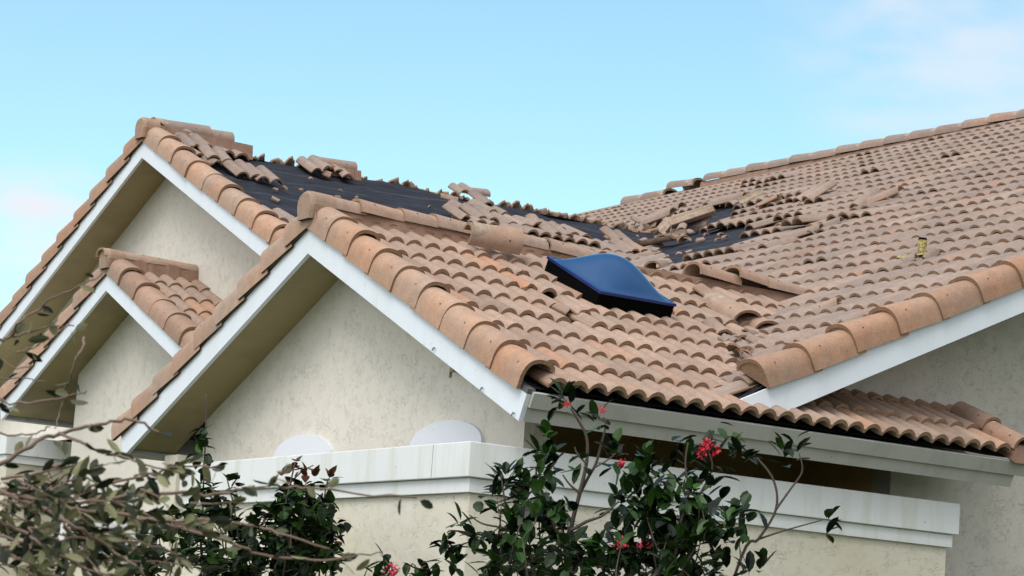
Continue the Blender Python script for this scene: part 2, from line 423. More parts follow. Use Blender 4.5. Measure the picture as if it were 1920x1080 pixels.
def barrel_geo(o, d, n, w, hout, hin, crest, Lg, th=.02, s0=.92, s1=1.05, rise=.018, seed=1, dot=True, fill=False):
    """a barrel tile lying along d; outer foot at o=0 side, cross-section towards -o, crest along n"""
    r = random.Random(seed); mb = MB(); K = 16
    def sect(sc_, inner, q_=0):
        pts = []
        for i in range(K + 1):
            th_ = math.pi * i / K
            a = w / 2 - w / 2 * math.cos(th_)
            base = hout if th_ < math.pi / 2 else hin
            hh = base + (crest - base) * math.sin(th_) ** (.55 if th_ < math.pi / 2 else .8)
            a = w / 2 + (a - w / 2) * sc_
            hh = hout + (hh - hout) * sc_
            if inner:
                ax = a - w / 2; q = 1 - th / (w / 2)
                a = w / 2 + ax * q; hh = max(hh - th * math.sin(th_) - .0, hout * .999 - 0)
            pts.append((a, hh))
        return pts
    rows = []
    steps = (0, .02, .5, .97, 1.0)
    for t in steps:
        sc_ = s0 + (s1 - s0) * t
        rows.append([(-o) * (a) + d * (Lg * t) + n * (h + rise * t) for a, h in sect(sc_, False)])
    V = [p for rw in rows for p in rw]; F = []
    for i in range(len(rows) - 1):
        for j in range(K): F.append((i * (K + 1) + j, i * (K + 1) + j + 1, (i + 1) * (K + 1) + j + 1, (i + 1) * (K + 1) + j))
    tn = [(.5, .35 + .5 * (abs(i % (K + 1) - K / 2) / K), 0) for i in range(len(V))]
    mb.add(V, F, 0, tn)
    # lower end face and the inside
    so_, si = rows[-1], [(-o) * a + d * Lg + n * (h + rise) for a, h in sect(s1, True)]
    sb = [(-o) * a + n * h for a, h in sect(s0, True)]
    V = list(so_) + list(si)
    mb.add(V, [(j, j + 1, K + 1 + j + 1, K + 1 + j) for j in range(K)], 1)
    if fill:
        ctr = sum(so_, Vector()) / len(so_)
        mb.add([p - d * .006 for p in si] + [((si[0] + si[-1]) / 2) - d * .006], [(j, j + 1, K + 1) for j in range(K)], 1)
    mb.add(si + sb, [(j, j + 1, K + 1 + j + 1, K + 1 + j) for j in range(K)], 2)
    if dot:
        j = 3; c = (rows[2][j] * .45 + rows[3][j] * .55); nn = (rows[2][j + 1] - rows[2][j - 1]).cross(d).normalized()
        if nn.dot(-(-o)) < 0: nn = -nn
        a = d.normalized(); b = nn.cross(a)
        mb.add([c + nn * .002 + (a * math.cos(q) + b * math.sin(q)) * .0055 for q in [k * math.pi / 3 for k in range(6)]], [(0, 1, 2, 3, 4, 5)], 3)
    return mb
def ridge_geo(d, up, side, w, drop, Lg, seed=1, s0=.9, s1=1.04, th=.02, cap_front=False):
    """ridge cap along d (from covered end to exposed end); crest at origin height"""
    mb = MB(); K = 14; rows = []
    for t in (0, .03, .5, .97, 1):
        q = s0 + (s1 - s0) * t
        rows.append([side * (-math.cos(math.pi * i / K) * w / 2 * q) + up * (-drop + drop * q * math.sin(math.pi * i / K) ** .75 + .012 * t) + d * (Lg * t) for i in range(K + 1)])
    V = [p for rw in rows for p in rw]; F = [(i * (K + 1) + j, i * (K + 1) + j + 1, (i + 1) * (K + 1) + j + 1, (i + 1) * (K + 1) + j) for i in range(4) for j in range(K)]
    mb.add(V, F, 0, [(.5, .1 + .12 * ((i % (K + 1)) / K), 0) for i in range(len(V))])
    for rw, k in ((rows[-1], 0),):
        inn = [p * 1 + up * (-th * math.sin(math.pi * i / K)) + side * (th * math.cos(math.pi * i / K)) for i, p in enumerate(rw)]
        mb.add(list(rw) + inn, [(j, j + 1, K + 1 + j + 1, K + 1 + j) for j in range(K)], 1)
        if not cap_front:
            bk = [p - d * (Lg * .98) for p in inn]
            mb.add(inn + bk, [(j, j + 1, K + 1 + j + 1, K + 1 + j) for j in range(K)], 2)
    rw = rows[0]; inn = [p + up * (-th * math.sin(math.pi * i / K)) + side * (th * math.cos(math.pi * i / K)) for i, p in enumerate(rw)]
    mb.add(list(rw) + inn, [(j, j + 1, K + 1 + j + 1, K + 1 + j) for j in range(K)], 1)
    c = (rows[2][3] * .5 + rows[3][3] * .5); nn = (rows[2][4] - rows[2][2]).cross(d).normalized()
    if nn.dot(up) < 0: nn = -nn
    a = d.normalized(); b = nn.cross(a)
    mb.add([c + nn * .002 + (a * math.cos(q) + b * math.sin(q)) * .006 for q in [k * math.pi / 3 for k in range(6)]], [(0, 1, 2, 3, 4, 5)], 3)
    return mb
BM4 = [RAKE, EDGE, UNDERTILE, HOLE]
RM4 = [TILE, EDGE, UNDERTILE, HOLE]
RMM = [TILEM, EDGE, UNDERTILE, HOLE]
def tinted(o, r):                              # a copy whose mesh carries its own glaze
    me = o.data.copy(); o.data = me
    b = r.gauss(0, .14); q = r.uniform(-.25, .3)
    a = me.attributes['tint'].data
    for i in range(len(a)):
        c = a[i].color; a[i].color = (min(1, max(0, c[0] + b)), min(1, max(0, c[1] + q)), 0, 1)
def run_barrels(parent, start, d, o, n, count, expo, geo, mats, seed, name='rake_tile', skew=.012):
    r = random.Random(seed)
    p0 = geo.build(name, mats, parent, smooth=True, loc=None, recalc=False)
    p0.data.transform(Matrix.Identity(4))
    first = True
    for k in range(count):
        loc = start + d * (expo * k)
        ob = p0 if first else copy(p0, loc, parent)
        if first: p0.location = loc; attach(p0, parent); first = False
        tinted(ob, r)
        ob.rotation_euler = (r.gauss(0, skew), r.gauss(0, skew), r.gauss(0, skew))

# ------------------------------------------------------------------ ground
gb = MB(); gb.add([Vector((-600, -600, 0)), Vector((600, -600, 0)), Vector((600, 600, 0)), Vector((-600, 600, 0))], [(0, 1, 2, 3)])
tag(gb.build('ground', GROUND), kind='structure')

# ------------------------------------------------------------------ the house
house = empty('house', (13, 17, 0), label='cream stucco house with gabled clay tile roofs torn open by a storm', cat='house')
def yz(x, pts): return [Vector((x, y, z)) for y, z in pts]
def wall_prism(name, x, pts, depth, m, parent=None):
    mb = MB(); mb.prism(yz(x, pts), Vector((depth, 0, 0))); return mb.build(name, m, parent or house)
sof = .035                                     # soffit above the fascia's lower edge
# front gable walls
wA = wall_prism('gable_wall', xA + OV, [(ySide, 0), (ySide, zA + sof - T * (yA - ySide)), (yA, zA + sof), (yA + 2.16, zA + sof - T * 2.16), (yA + 2.16, 0)], .18, STUCCO)
mb = MB()                                      # the side wall under the eave and the main gable wall above it, one plane
XJ = 10.30                                     # the recess under the front eave ends here
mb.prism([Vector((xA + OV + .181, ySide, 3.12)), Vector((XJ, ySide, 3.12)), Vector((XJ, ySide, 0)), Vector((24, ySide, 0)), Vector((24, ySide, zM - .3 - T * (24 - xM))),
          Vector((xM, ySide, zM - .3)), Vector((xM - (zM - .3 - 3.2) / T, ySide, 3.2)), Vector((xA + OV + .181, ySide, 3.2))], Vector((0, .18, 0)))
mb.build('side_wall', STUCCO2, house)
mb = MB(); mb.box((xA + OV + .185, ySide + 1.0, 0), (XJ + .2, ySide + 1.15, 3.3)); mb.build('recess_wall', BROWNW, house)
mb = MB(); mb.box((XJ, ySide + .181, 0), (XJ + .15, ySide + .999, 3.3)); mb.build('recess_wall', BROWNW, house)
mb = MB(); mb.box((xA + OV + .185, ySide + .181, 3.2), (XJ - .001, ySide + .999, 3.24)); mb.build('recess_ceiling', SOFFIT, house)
wB = wall_prism('gable_wall', xB + .41, [(15.4, 0), (15.4, zB + sof - T * (yB - 15.4)), (yB, zB + sof), (yB + 6.6, zB + sof - T * 6.6), (yB + 6.6, 2.14 + ZC), (23.3, 2.14 + ZC), (23.3, 0)], .2, STUCCO)
wC = wall_prism('porch_wall', xC + .42, [(17.2, 0), (17.2, zC + sof - T * (yC - 17.2)), (yC, zC + sof), (23.25, zC + sof - T * (23.25 - yC)), (23.25, 0)], .18, STUCCO)
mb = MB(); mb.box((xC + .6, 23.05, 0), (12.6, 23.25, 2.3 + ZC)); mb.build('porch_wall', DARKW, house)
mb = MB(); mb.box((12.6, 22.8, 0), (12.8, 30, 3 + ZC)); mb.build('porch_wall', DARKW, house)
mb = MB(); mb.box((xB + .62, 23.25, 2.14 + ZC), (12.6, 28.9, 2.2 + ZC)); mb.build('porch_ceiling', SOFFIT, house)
# arched panels on the front gable wall
for a, b, c in (((518, 858), (573, 815), (624, 850)), ((774, 835), (840, 789), (908, 829))):
    P = [hit(px, py, Vector((xA + OV, 0, 0)), X) for px, py in (a, b, c)]
    yc = (P[0].y + P[2].y) / 2; R_ = abs(P[0].y - P[2].y) / 2 * 1.0; zc = (P[0].z + P[2].z) / 2; hgt = P[1].z - zc
    pts = [(yc + R_ * math.cos(t), zc + hgt * math.sin(t)) for t in [math.pi * k / 28 for k in range(29)]]
    pts += [(yc - R_, zc - .9), (yc + R_, zc - .9)]
    mb = MB(); mb.prism(yz(xA + OV - .022, [(y, z) for y, z in pts]), Vector((.04, 0, 0)))
    mb.build('arched_panel', PANEL, wA)

def gable(name, x, y, z, left, right, sc_, parent_label=None):
    """rake fascia + soffit of one gable end, as children of its roof"""
    d = DK - .03
    def face(run, s):
        p = Vector((x, y, z)); e = Vector((x, y + s * run, z - T * run))
        nn = Vector((0, s * sa, ca))
        return [p, e, e + nn * (d * ca), p + Z * d]
    return face
def fascia_boards(parent, x, y, z, left, right):
    d = DK - .03
    for s, run in ((1, left), (-1, right)):
        if not run: continue
        p = Vector((x, y, z)); e = Vector((x, y + s * run, z - T * run)); nn = Vector((0, s * sa, ca))
        mb = MB(); mb.prism([p, e, e + nn * (d * ca), p + Z * d], Vector((.03, 0, 0)))
        mb.build('fascia', WHITE, parent)
        # drip strip between fascia and tiles, its shadow put into the colour
        mb = MB(); mb.prism([p + Z * (d + .001), e + nn * (d * ca + .001), e + nn * (d * ca + .03), p + Z * (d + .032)], Vector((.05, 0, 0)))
        mb.build('drip_edge', METAL, parent)
def soffit(parent, x, y, z, s, run, depth):
    mb = MB(); p = Vector((x + .03, y, z + sof)); e = Vector((x + .03, y + s * run, z + sof - T * run))
    mb.prism([p, e, e + Z * .02, p + Z * .02], Vector((depth, 0, 0)))
    mb.build('soffit', SOFFIT, parent)
def deck(parent, pl, u0, u1, v0, v1, nu=60, nv=24, bumpy=.012, seed=3, h=0., ok=None, m=None):
    mb = MB(); V = []; F = []
    for j in range(nv + 1):
        for i in range(nu + 1):
            u = u0 + (u1 - u0) * i / nu; v = v0 + (v1 - v0) * j / nv
            b = mnoise.noise(Vector((u * 1.3, v * 3.2, seed))) * bumpy + mnoise.noise(Vector((u * 5, v * 7, seed + 9))) * bumpy * .35
            b += .010 * (1 - ((v / .45 + .08 * mnoise.noise(Vector((u, 0, seed)))) % 1.0)) if bumpy else 0
            V.append(pl.P(u, v, b + h - .012))
    for j in range(nv):
        for i in range(nu):
            if ok and not ok(V[j * (nu + 1) + i]): continue
            F.append((j * (nu + 1) + i, j * (nu + 1) + i + 1, (j + 1) * (nu + 1) + i + 1, (j + 1) * (nu + 1) + i))
    mb.add(V, F); return mb.build('underlayment', m or FELT, parent, smooth=True, recalc=False)

# ---- front gable roof
slopeA = EV / ca
roofA = field('gable_roof', PAR, TILE, .1345, .3345, .042, (.10, 3.72), slopeA - .02, lambda u, v: not inside(pix(PAR.P(u, v, .05)), [(1042, 566), (1062, 566), (1103, 602), (1078, 606), (1048, 588)])
              and not inside(pix(PAR.P(u, v, .05)), [(1305, 525), (1325, 530), (1350, 552), (1335, 556), (1318, 545)])
              and not inside(pix(PAR.P(u, v, .05)), [(1352, 628), (1368, 620), (1395, 640), (1420, 668), (1408, 680), (1380, 665)]), house, 11, orange=.10, th=.025, h0=.028)
deck(roofA, PAR, .03, 3.75, 0.06, slopeA)
deck(roofA, PAL, -2.4, -.03, 0.06, slopeA)
fl = field('rear_slope', PAL, TILE, .1345, .3345, .042, (-2.4, -.1), slopeA - .02, lambda u, v: True, roofA, 12)
fascia_boards(roofA, xA, yA, zA, 2.7, 2.7)
soffit(roofA, xA, yA, zA, 1, 2.64, OV - .03); soffit(roofA, xA, yA, zA, -1, 2.3, OV - .03)
dn = Vector((0, -ca, -sa)); dnl = Vector((0, ca, -sa))
geoR = barrel_geo(-X, dn, PAR.N, .205, -.04, .082, .142, .40, th=.024, s1=1.025, rise=.014, seed=2)
run_barrels(roofA, PAR.P(-.03, slopeA - .02, 0) - dn * .10, dn, -X, PAR.N, 9, .3345, geoR, BM4, 21)
geoL = barrel_geo(-X, dnl, PAL.N, .205, -.045, .082, .15, .42, th=.024, s1=1.08, rise=.03, seed=3)
run_barrels(roofA, PAL.P(.03, slopeA - .02, 0) - dnl * .14, dnl, -X, PAL.N, 9, .355, geoL, BM4, 22)
# ridge caps and their mortar
zr = zA + HR
def mortar_strip(parent, a, b, hw, top, bot, taper=1.5, name='ridge_mortar', side=None):
    side = side or Y; n = 24; mb = MB(); V = []; F = []
    r = random.Random(4)
    for i in range(n + 1):
        p = a.lerp(b, i / n); jw = r.uniform(-.006, .006)
        V += [p - side * (hw * taper + jw) + Z * bot, p - side * (hw + jw) + Z * top, p + side * hw + Z * top, p + side * hw * taper + Z * bot]
    for i in range(n):
        for j in range(3): F.append((i * 4 + j, i * 4 + j + 1, i * 4 + j + 5, i * 4 + j + 4))
    F.append((3, 2, 1, 0)); F.append((n * 4, n * 4 + 1, n * 4 + 2, n * 4 + 3))
    mb.add(V, F); return mb.build(name, MORTAR, parent)
mortar_strip(roofA, Vector((xA + .06, yA, zr)), Vector((9.36, yA, zr)), .088, -.085, -.20, 1.2)
mortar_strip(roofA, Vector((9.361, yA, zr)), Vector((11.5, yA, zr)), .08, -.105, -.20, 1.2)
gR = ridge_geo(-X, Z, Y, .215, .098, .40)
def place_ridge(parent, spots, geo, mats, seed, skew=.012):
    r = random.Random(seed); base = None
    for p, rz, ry in spots:
        if base is None: ob = base = geo.build('ridge_tile', mats, parent, smooth=True, recalc=False); ob.location = p
        else: ob = copy(base, p, parent)
        tinted(ob, r); ob.rotation_euler = (r.gauss(0, skew), ry + r.gauss(0, skew), rz + r.gauss(0, skew))
spots = [(Vector((xA + .36, yA, zr)), 0, 0)]
for xx in (7.83, 8.16): spots.append((Vector((xx, yA, zr - .0)), 0, 0))
spots += [(Vector((8.42, yA, zr - .005)), 0, 0), (Vector((8.92, yA, zr - .012)), 0, 0), (Vector((9.33, yA, zr - .03)), .02, 0)]
spots += [(Vector((10.60, yA, zr - .015)), .06, .03), (Vector((10.93, yA, zr - .0)), .1, .04), (Vector((11.23, yA, zr - .01)), .02, 0)]
place_ridge(roofA, spots, gR, RM4, 31)
# rounded closure at the apex
def apex_cap(parent, x, y, z, w, h):
    mb = MB(); K = 16; prof_ = []
    for i in range(K + 1):
        t = math.pi * i / K; prof_.append((-math.cos(t) * w / 2, -h + h * math.sin(t) ** .7))
    prof_ = [(-w / 2 * .8, -h * 1.9)] + prof_ + [(w / 2 * .8, -h * 1.9)]
    rows = []
    for dx_, q in ((.0, .55), (-.028, .9), (-.022, .78)):
        pass
    A0 = [Vector((x + .12, y + a, z + b)) for a, b in prof_]
    A1 = [Vector((x - .035, y + a * 1.04, z + b * 1.0 + .006)) for a, b in prof_]
    A2 = [Vector((x - .06, y + a * .86, z - .01 + b * .93)) for a, b in prof_]
    n = len(prof_); V = A0 + A1 + A2; F = []
    for k in range(2):
        for i in range(n - 1): F.append((k * n + i, k * n + i + 1, (k + 1) * n + i + 1, (k + 1) * n + i))
    F.append(tuple(2 * n + i for i in range(n)))
    mb.add(V, F, 0, (.35, .25, 0)); return mb.build('apex_tile', RAKE, parent, smooth=False, bevel=.006)
apex_cap(roofA, xA, yA, zr + .008, .215, .10)
# eave of the front gable: fascia board and lip
n_ = Vector((0, -sa, ca)); tv = Vector((0, -ca, -sa))
e0 = Vector((xA + .031, yA - 2.7, zA - T * 2.7))
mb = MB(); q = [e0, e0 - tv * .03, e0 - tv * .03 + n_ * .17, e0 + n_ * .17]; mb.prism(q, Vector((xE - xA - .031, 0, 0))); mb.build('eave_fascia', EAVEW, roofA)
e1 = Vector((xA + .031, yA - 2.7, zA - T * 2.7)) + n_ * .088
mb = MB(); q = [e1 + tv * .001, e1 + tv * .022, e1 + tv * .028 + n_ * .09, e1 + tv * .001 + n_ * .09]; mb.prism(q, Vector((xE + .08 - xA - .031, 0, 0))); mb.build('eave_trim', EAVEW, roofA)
# soffit board under this eave
mb = MB(); s0 = Vector((xA + .06, yA - 2.67, zA + sof - T * 2.67)); s1 = Vector((xA + .06, ySide, zA + sof - T * (yA - ySide)))
mb.prism([s0, s1, s1 + Z * .02, s0 + Z * .02], Vector((xE - xA - .08, 0, 0))); mb.build('soffit', SOFFIT, roofA)
# small eave stub on the far left corner of the front gable
el = Vector((xA + .031, yA + 2.7, zA - T * 2.7)); nl = Vector((0, sa, ca))
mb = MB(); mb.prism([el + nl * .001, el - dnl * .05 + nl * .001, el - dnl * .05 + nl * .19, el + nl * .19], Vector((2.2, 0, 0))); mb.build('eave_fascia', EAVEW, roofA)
mb = MB(); mb.box((xA + .2, yA + 2.17, 0), (xA + 2.4, yA + 2.40, zA - T * 2.66)); mb.build('side_wall', STUCCO3, house)
# hip caps that end the pent slope on the right
gH = ridge_geo(Vector((0, -ca, -sa)), n_, X, .15, .085, .34, s0=.92)
hp = PAR.P(3.66, .62, .165)
place_ridge(roofA, [(PAR.P(3.67, .66, .155), 0, 0), (PAR.P(3.67, .33, .150), 0, 0)], gH, RM4, 35)
mortar_strip(roofA, PAR.P(3.67, .66, .10), PAR.P(3.67, .0, .10), .068, .0, -.11, 1.0, side=X)
# hooks along the right fascia, an old bracket on the wall
for px, py in ((815, 656), (905, 731), (964, 778)):
    p = hit(px, py, Vector((xA - .002, 0, 0)), X)
    mb = MB(); pts = [p + Vector((-.004 - .012 * math.sin(t), -.013 * math.cos(t), .010 * math.sin(2 * t) + .004)) for t in [k * math.pi * 1.3 / 8 for k in range(9)]]
    mb.tube(pts, .0028, 6); mb.build('hook', STEEL, roofA)
p = hit(853, 698, Vector((xA + OV - .02, 0, 0)), X)
mb = MB(); mb.box((p.x - .03, p.y - .025, p.z), (p.x + .03, p.y + .02, p.z + .028)); mb.box((p.x - .03, p.y + .012, p.z - .035), (p.x - .01, p.y + .022, p.z + .001)); mb.build('bracket', BRASS, wA, bevel=.004)

# ---- tall gable roof behind
slopeB = EB / ca
PB1 = [(286, 222), (425, 262), (440, 278), (444, 296), (410, 292), (364, 285), (338, 268), (315, 248)]
PB1b = [(280, 222), (330, 235), (345, 262), (372, 295), (362, 300), (300, 240)]
PB2 = [(505, 392), (560, 400), (560, 440), (530, 440), (495, 402)]
PB3 = [(845, 428), (862, 410), (905, 408), (950, 424), (990, 414), (1015, 419), (1075, 432), (1128, 456), (1160, 450), (1290, 490), (1290, 620), (845, 620)]
PB5 = [(884, 356), (912, 366), (925, 386), (950, 402), (985, 418), (950, 420), (905, 392)]
def keepB(*polys):
    def k(u, v):
        p = PBR.P(u, v, .05)
        if v < 1.0 or p.y < 15.2: return False
        q = pix(p)
        return any(inside(q, a) for a in polys)
    return k
BK = dict(th=.024, jitter=2.4, slip=.08, broken=.10)
roofB = field('gable_roof', PBR, TILEM, .156, .425, .048, (.12, 8.0), slopeB - .03, keepB(PB3), house, 41, rise=lambda u, v: .055 if pix(PBR.P(u, v, .05))[0] > 830 else .02, **BK)
for k_, pol in enumerate(((PB1, PB1b), (PB2,), (PB5,))):
    field('tile_patch', PBR, TILEM, .156, .425, .048, (.12, 8.0), slopeB - .03, keepB(*pol), roofB, 45 + k_, **BK)
tag(roofB, label='tall gable roof stripped of most tiles down to black underlayment')
deck(roofB, PBR, .03, 8.5, .5, slopeB + .005, 160, 60, .045, 5, m=FELTB)
deck(roofB, PBL, -6.5, -.03, 2.0, slopeB, 60, 20, .015, 6)
def keepBL(u, v): return v > slopeB - 1.2 or v < 0
fl = field('rear_slope', PBL, TILEM, .156, .425, .066, (-6.9, -.12), slopeB + .035, lambda u, v: v > slopeB - 2.2, roofB, 42, th=.03, jitter=5., slip=.1, broken=.12, jagb=.16)
fascia_boards(roofB, xB, yB, zB, 6.8, 6.6)
soffit(roofB, xB, yB, zB, 1, 6.7, .38); soffit(roofB, xB, yB, zB, -1, 6.5, .38)
geoBR = barrel_geo(-X, dn, PBR.N, .235, -.04, .085, .148, .505, th=.026, s1=1.03, rise=.016, seed=4)
run_barrels(roofB, PBR.P(-.03, slopeB - .02, 0) - dn * .08, dn, -X, PBR.N, 10, .4245, geoBR, BM4, 43, skew=.02)
geoBL = barrel_geo(-X, dnl, PBL.N, .235, -.055, .085, .165, .525, th=.026, s1=1.08, rise=.035, seed=5)
run_barrels(roofB, PBL.P(.03, slopeB - .02, 0) - dnl * .14, dnl, -X, PBL.N, 12, .439, geoBL, BM4, 44)
zrB = zB + HR
apex_cap(roofB, xB, yB, zrB + .008, .24, .115)
mortar_strip(roofB, Vector((xB + .06, yB, zrB)), Vector((10.62, yB, zrB - .03)), .07, -.045, -.20, 1.3)
mortar_strip(roofB, Vector((11.55, yB, zrB - .03)), Vector((11.9, yB, zrB - .03)), .07, -.09, -.20, 1.3)

# ---- porch gable
slopeC = EC / ca
roofC = field('porch_roof', PCR, TILE, .166, .405, .050, (.14, 1.0), slopeC - .02, lambda u, v: True, house, 51, th=.02, jitter=.7, slip=.0, broken=.0, orange=.3)
deck(roofC, PCR, .03, .9, .06, slopeC, 10, 10, .0); deck(roofC, PCL, -.9, -.03, .06, slopeC, 10, 10, .0)
field('rear_slope', PCL, TILE, .166, .405, .050, (-.9, -.14), slopeC - .02, lambda u, v: True, roofC, 52, th=.02)
fascia_boards(roofC, xC, yC, zC, 2.48, 2.48)
soffit(roofC, xC, yC, zC, 1, 2.44, .86); soffit(roofC, xC, yC, zC, -1, 2.44, .38)
geoCR = barrel_geo(-X, dn, PCR.N, .24, -.04, .085, .142, .49, th=.026, s1=1.03, rise=.015, seed=6)
run_barrels(roofC, PCR.P(-.03, slopeC - .02, 0) - dn * .10, dn, -X, PCR.N, 6, .415, geoCR, BM4, 53)
geoCL = barrel_geo(-X, dnl, PCL.N, .24, -.05, .085, .155, .47, th=.026, s1=1.08, rise=.03, seed=7)
run_barrels(roofC, PCL.P(.03, slopeC - .02, 0) - dnl * .12, dnl, -X, PCL.N, 7, .39, geoCL, BM4, 54)
zrC = zC + HR
apex_cap(roofC, xC, yC, zrC + .008, .235, .105)
gC = ridge_geo(-X, Z, Y, .22, .08, .56, s0=.93)
place_ridge(roofC, [(Vector((xC + .47, yC, zrC)), 0, 0), (Vector((xC + .90, yC, zrC - .005)), 0, 0)], gC, BM4, 55)
mortar_strip(roofC, Vector((xC + .06, yC, zrC)), Vector((xC + .9, yC, zrC)), .095, -.062, -.2, 1.25)
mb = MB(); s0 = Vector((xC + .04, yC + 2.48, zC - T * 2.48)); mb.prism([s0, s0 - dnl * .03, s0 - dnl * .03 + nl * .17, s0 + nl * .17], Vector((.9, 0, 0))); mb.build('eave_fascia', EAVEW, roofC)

# ---- main roof
slopeM = (xM - xM0) / cm
HOLEM = [(1216, 500), (1300, 489), (1330, 476), (1388, 459), (1415, 443), (1430, 434), (1490, 414), (1470, 404), (1434, 416), (1385, 421), (1345, 423), (1327, 414), (1312, 408), (1275, 412), (1225, 408), (1205, 420), (1190, 440), (1200, 470)]
HOLEM2 = [(1306, 412), (1310, 392), (1360, 383), (1400, 380), (1402, 396), (1366, 412), (1330, 416)]
HOLEM3 = [(1205, 405), (1275, 402), (1270, 412), (1240, 415), (1210, 412)]
HOLEM4 = [(1476, 452), (1520, 428), (1534, 434), (1484, 460)]
HOLEM5 = [(1618, 372), (1655, 360), (1690, 360), (1640, 380)]
def clearM(p, d):                             # nothing deep below the neighbouring roofs
    a = zA + DK - T * abs(yA - p.y); b = zB + DK - T * abs(yB - p.y)
    if p.y > 15.68: return p.z > b - d and (p.y < 29.5 or p.x > 16)
    return p.z > a - d
def keepM(u, v):
    p = PM.P(u, v, .05)
    x, y = p.x, p.y
    if not clearM(p, .13): return False
    q = pix(p)
    for h in (HOLEM, HOLEM2, HOLEM3, HOLEM4): 
        if inside(q, h): return False
    return True
LIFTM = [[(1240, 500), (1400, 458), (1420, 470), (1270, 515)], [(1300, 395), (1480, 368), (1570, 352), (1570, 372), (1420, 402), (1310, 420)], [(1395, 430), (1500, 398), (1530, 420), (1400, 452)],
         [(1560, 410), (1650, 380), (1660, 395), (1570, 425)], [(1440, 340), (1500, 328), (1500, 338), (1445, 350)]]
def riseM(u, v):
    q = pix(PM.P(u, v, .05)); return .058 if any(inside(q, a) for a in LIFTM) else .006
roofM = field('main_roof', PM, TILEM, .1655, .437, .045, (-22.3, -.17), slopeM - .02, keepM, house, 61, rise=riseM, th=.019, jitter=1.4, slip=.035, broken=.02, orange=.05)
tag(roofM, label='largest roof slope with long rows of weathered tiles and a torn patch beside the valley')
deck(roofM, PM, -23, -.03, 0, slopeM, 200, 110, .02, 8, m=FELTM, ok=lambda p: clearM(p, .25))
PMB = Plane((xM + 4.2, yR, zM + DKM - T * 4.2), Y, Vector((-ca, 0, sa)))
deck(roofM, PMB, .03, 23, 0, 4.2 / ca, 20, 6, 0.)
dM = Vector((-ca, 0, -sa))
geoM = barrel_geo(-Y, dM, PMr.N, .25, -.03, .085, .150, .44, th=.024, seed=8, fill=True)
run_barrels(roofM, Vector((0, yR - .03, 0)) + Vector((9.21, 0, PMr.P(0, (9.21 - xM0) / ca).z)) - dM * (.366 * 25), dM, -Y, PMr.N, 26, .366, geoM, BM4, 63)
# the rake's white fascia
fx0 = 8.97
mb = MB(); a = Vector((fx0, yR, zM - HR + .1 - T * (xM - fx0))); b = Vector((xM, yR, zM - HR + .1))
at_ = Vector((8.52, yR, zM - HR + .1 - T * (xM - 8.52))) + Z * (HR - .1 + DKM - .01)
mb.prism([a, b, b + Z * (HR - .1 + DKM - .01), at_], Vector((0, .03, 0))); mb.build('fascia', WHITE, roofM)
mb = MB(); a2 = a + Vector((0, .03, .04)); b2 = b + Vector((0, .03, .04)); mb.prism([a2, b2, b2 + Z * .02, a2 + Z * .02], Vector((0, .53, 0))); mb.build('soffit', SOFFIT, roofM)
gM = ridge_geo(Y, Z, X, .33, .135, .56, s0=.9)
spots = []
yy = 11.6
zrm = zM + .16
while yy < 26.6: spots.append((Vector((xM, yy, zrm - .012 * max(0, 25.5 - yy))), 0, 0)); yy += .473
spots.append((Vector((xM, 27.1, zrm - .01)), .05, 0)); spots.append((Vector((xM, 27.78, zrm - .07)), -.02, 0)); spots.append((Vector((xM, 28.25, zrm - .075)), .03, 0))
place_ridge(roofM, spots, gM, RMM, 65)
mortar_strip(roofM, Vector((xM, 11.3, zrm - .17)), Vector((xM, 26.9, zrm)), .14, -.125, -.27, 1.2, side=X)
# ---- skylight
h0 = .17
pc = PAR.px(1025, 484, h0); u0, v1, _ = PAR.uvh(pc)
pb = PAR.px(1122, 546, h0); u_, v0, _ = PAR.uvh(pb)
pr = PAR.px(1271, 577, h0); u1, vr, _ = PAR.uvh(pr)
u0 = (u0 + u_) / 2; v0 = (v0 + vr) / 2
mb = MB(); q = [PAR.P(u0, v0), PAR.P(u1, v0), PAR.P(u1, v1), PAR.P(u0, v1)]
mb.prism([p + PAR.N * .005 for p in q], PAR.N * (h0 - .005))
sky = mb.build('skylight', BLACKF, house, bevel=.006)
tag(sky, label='blue domed acrylic skylight on a black curb')
mb = MB(); N_ = 26; V = []; F = []
for j in range(N_ + 1):
    for i in range(N_ + 1):
        a, b = i / N_, j / N_
        w_ = max(0., math.sin(math.pi * min(1, max(0, (a - .03) / .94)))) * max(0., math.sin(math.pi * min(1, max(0, (b - .03) / .94))))
        V.append(PAR.P(u0 + (u1 - u0) * (.012 + .976 * a), v0 + (v1 - v0) * (.012 + .976 * b), h0 + .012 + .168 * w_ ** .8))
for j in range(N_):
    for i in range(N_): F.append((j * (N_ + 1) + i, j * (N_ + 1) + i + 1, (j + 1) * (N_ + 1) + i + 1, (j + 1) * (N_ + 1) + i))
mb.add(V, F); mb.build('dome', DOME, sky, smooth=True, recalc=False)
mb = MB()
for a0, a1, b0, b1 in ((-.01, 1.01, -.01, .02), (-.01, 1.01, .98, 1.01), (-.01, .02, .02, .98), (.98, 1.01, .02, .98)):
    q = [PAR.P(u0 + (u1 - u0) * a, v0 + (v1 - v0) * b, h0 - .004) for a, b in ((a0, b0), (a1, b0), (a1, b1), (a0, b1))]
    mb.prism(q, PAR.N * .018)
mb.build('frame', FLANGE, sky)
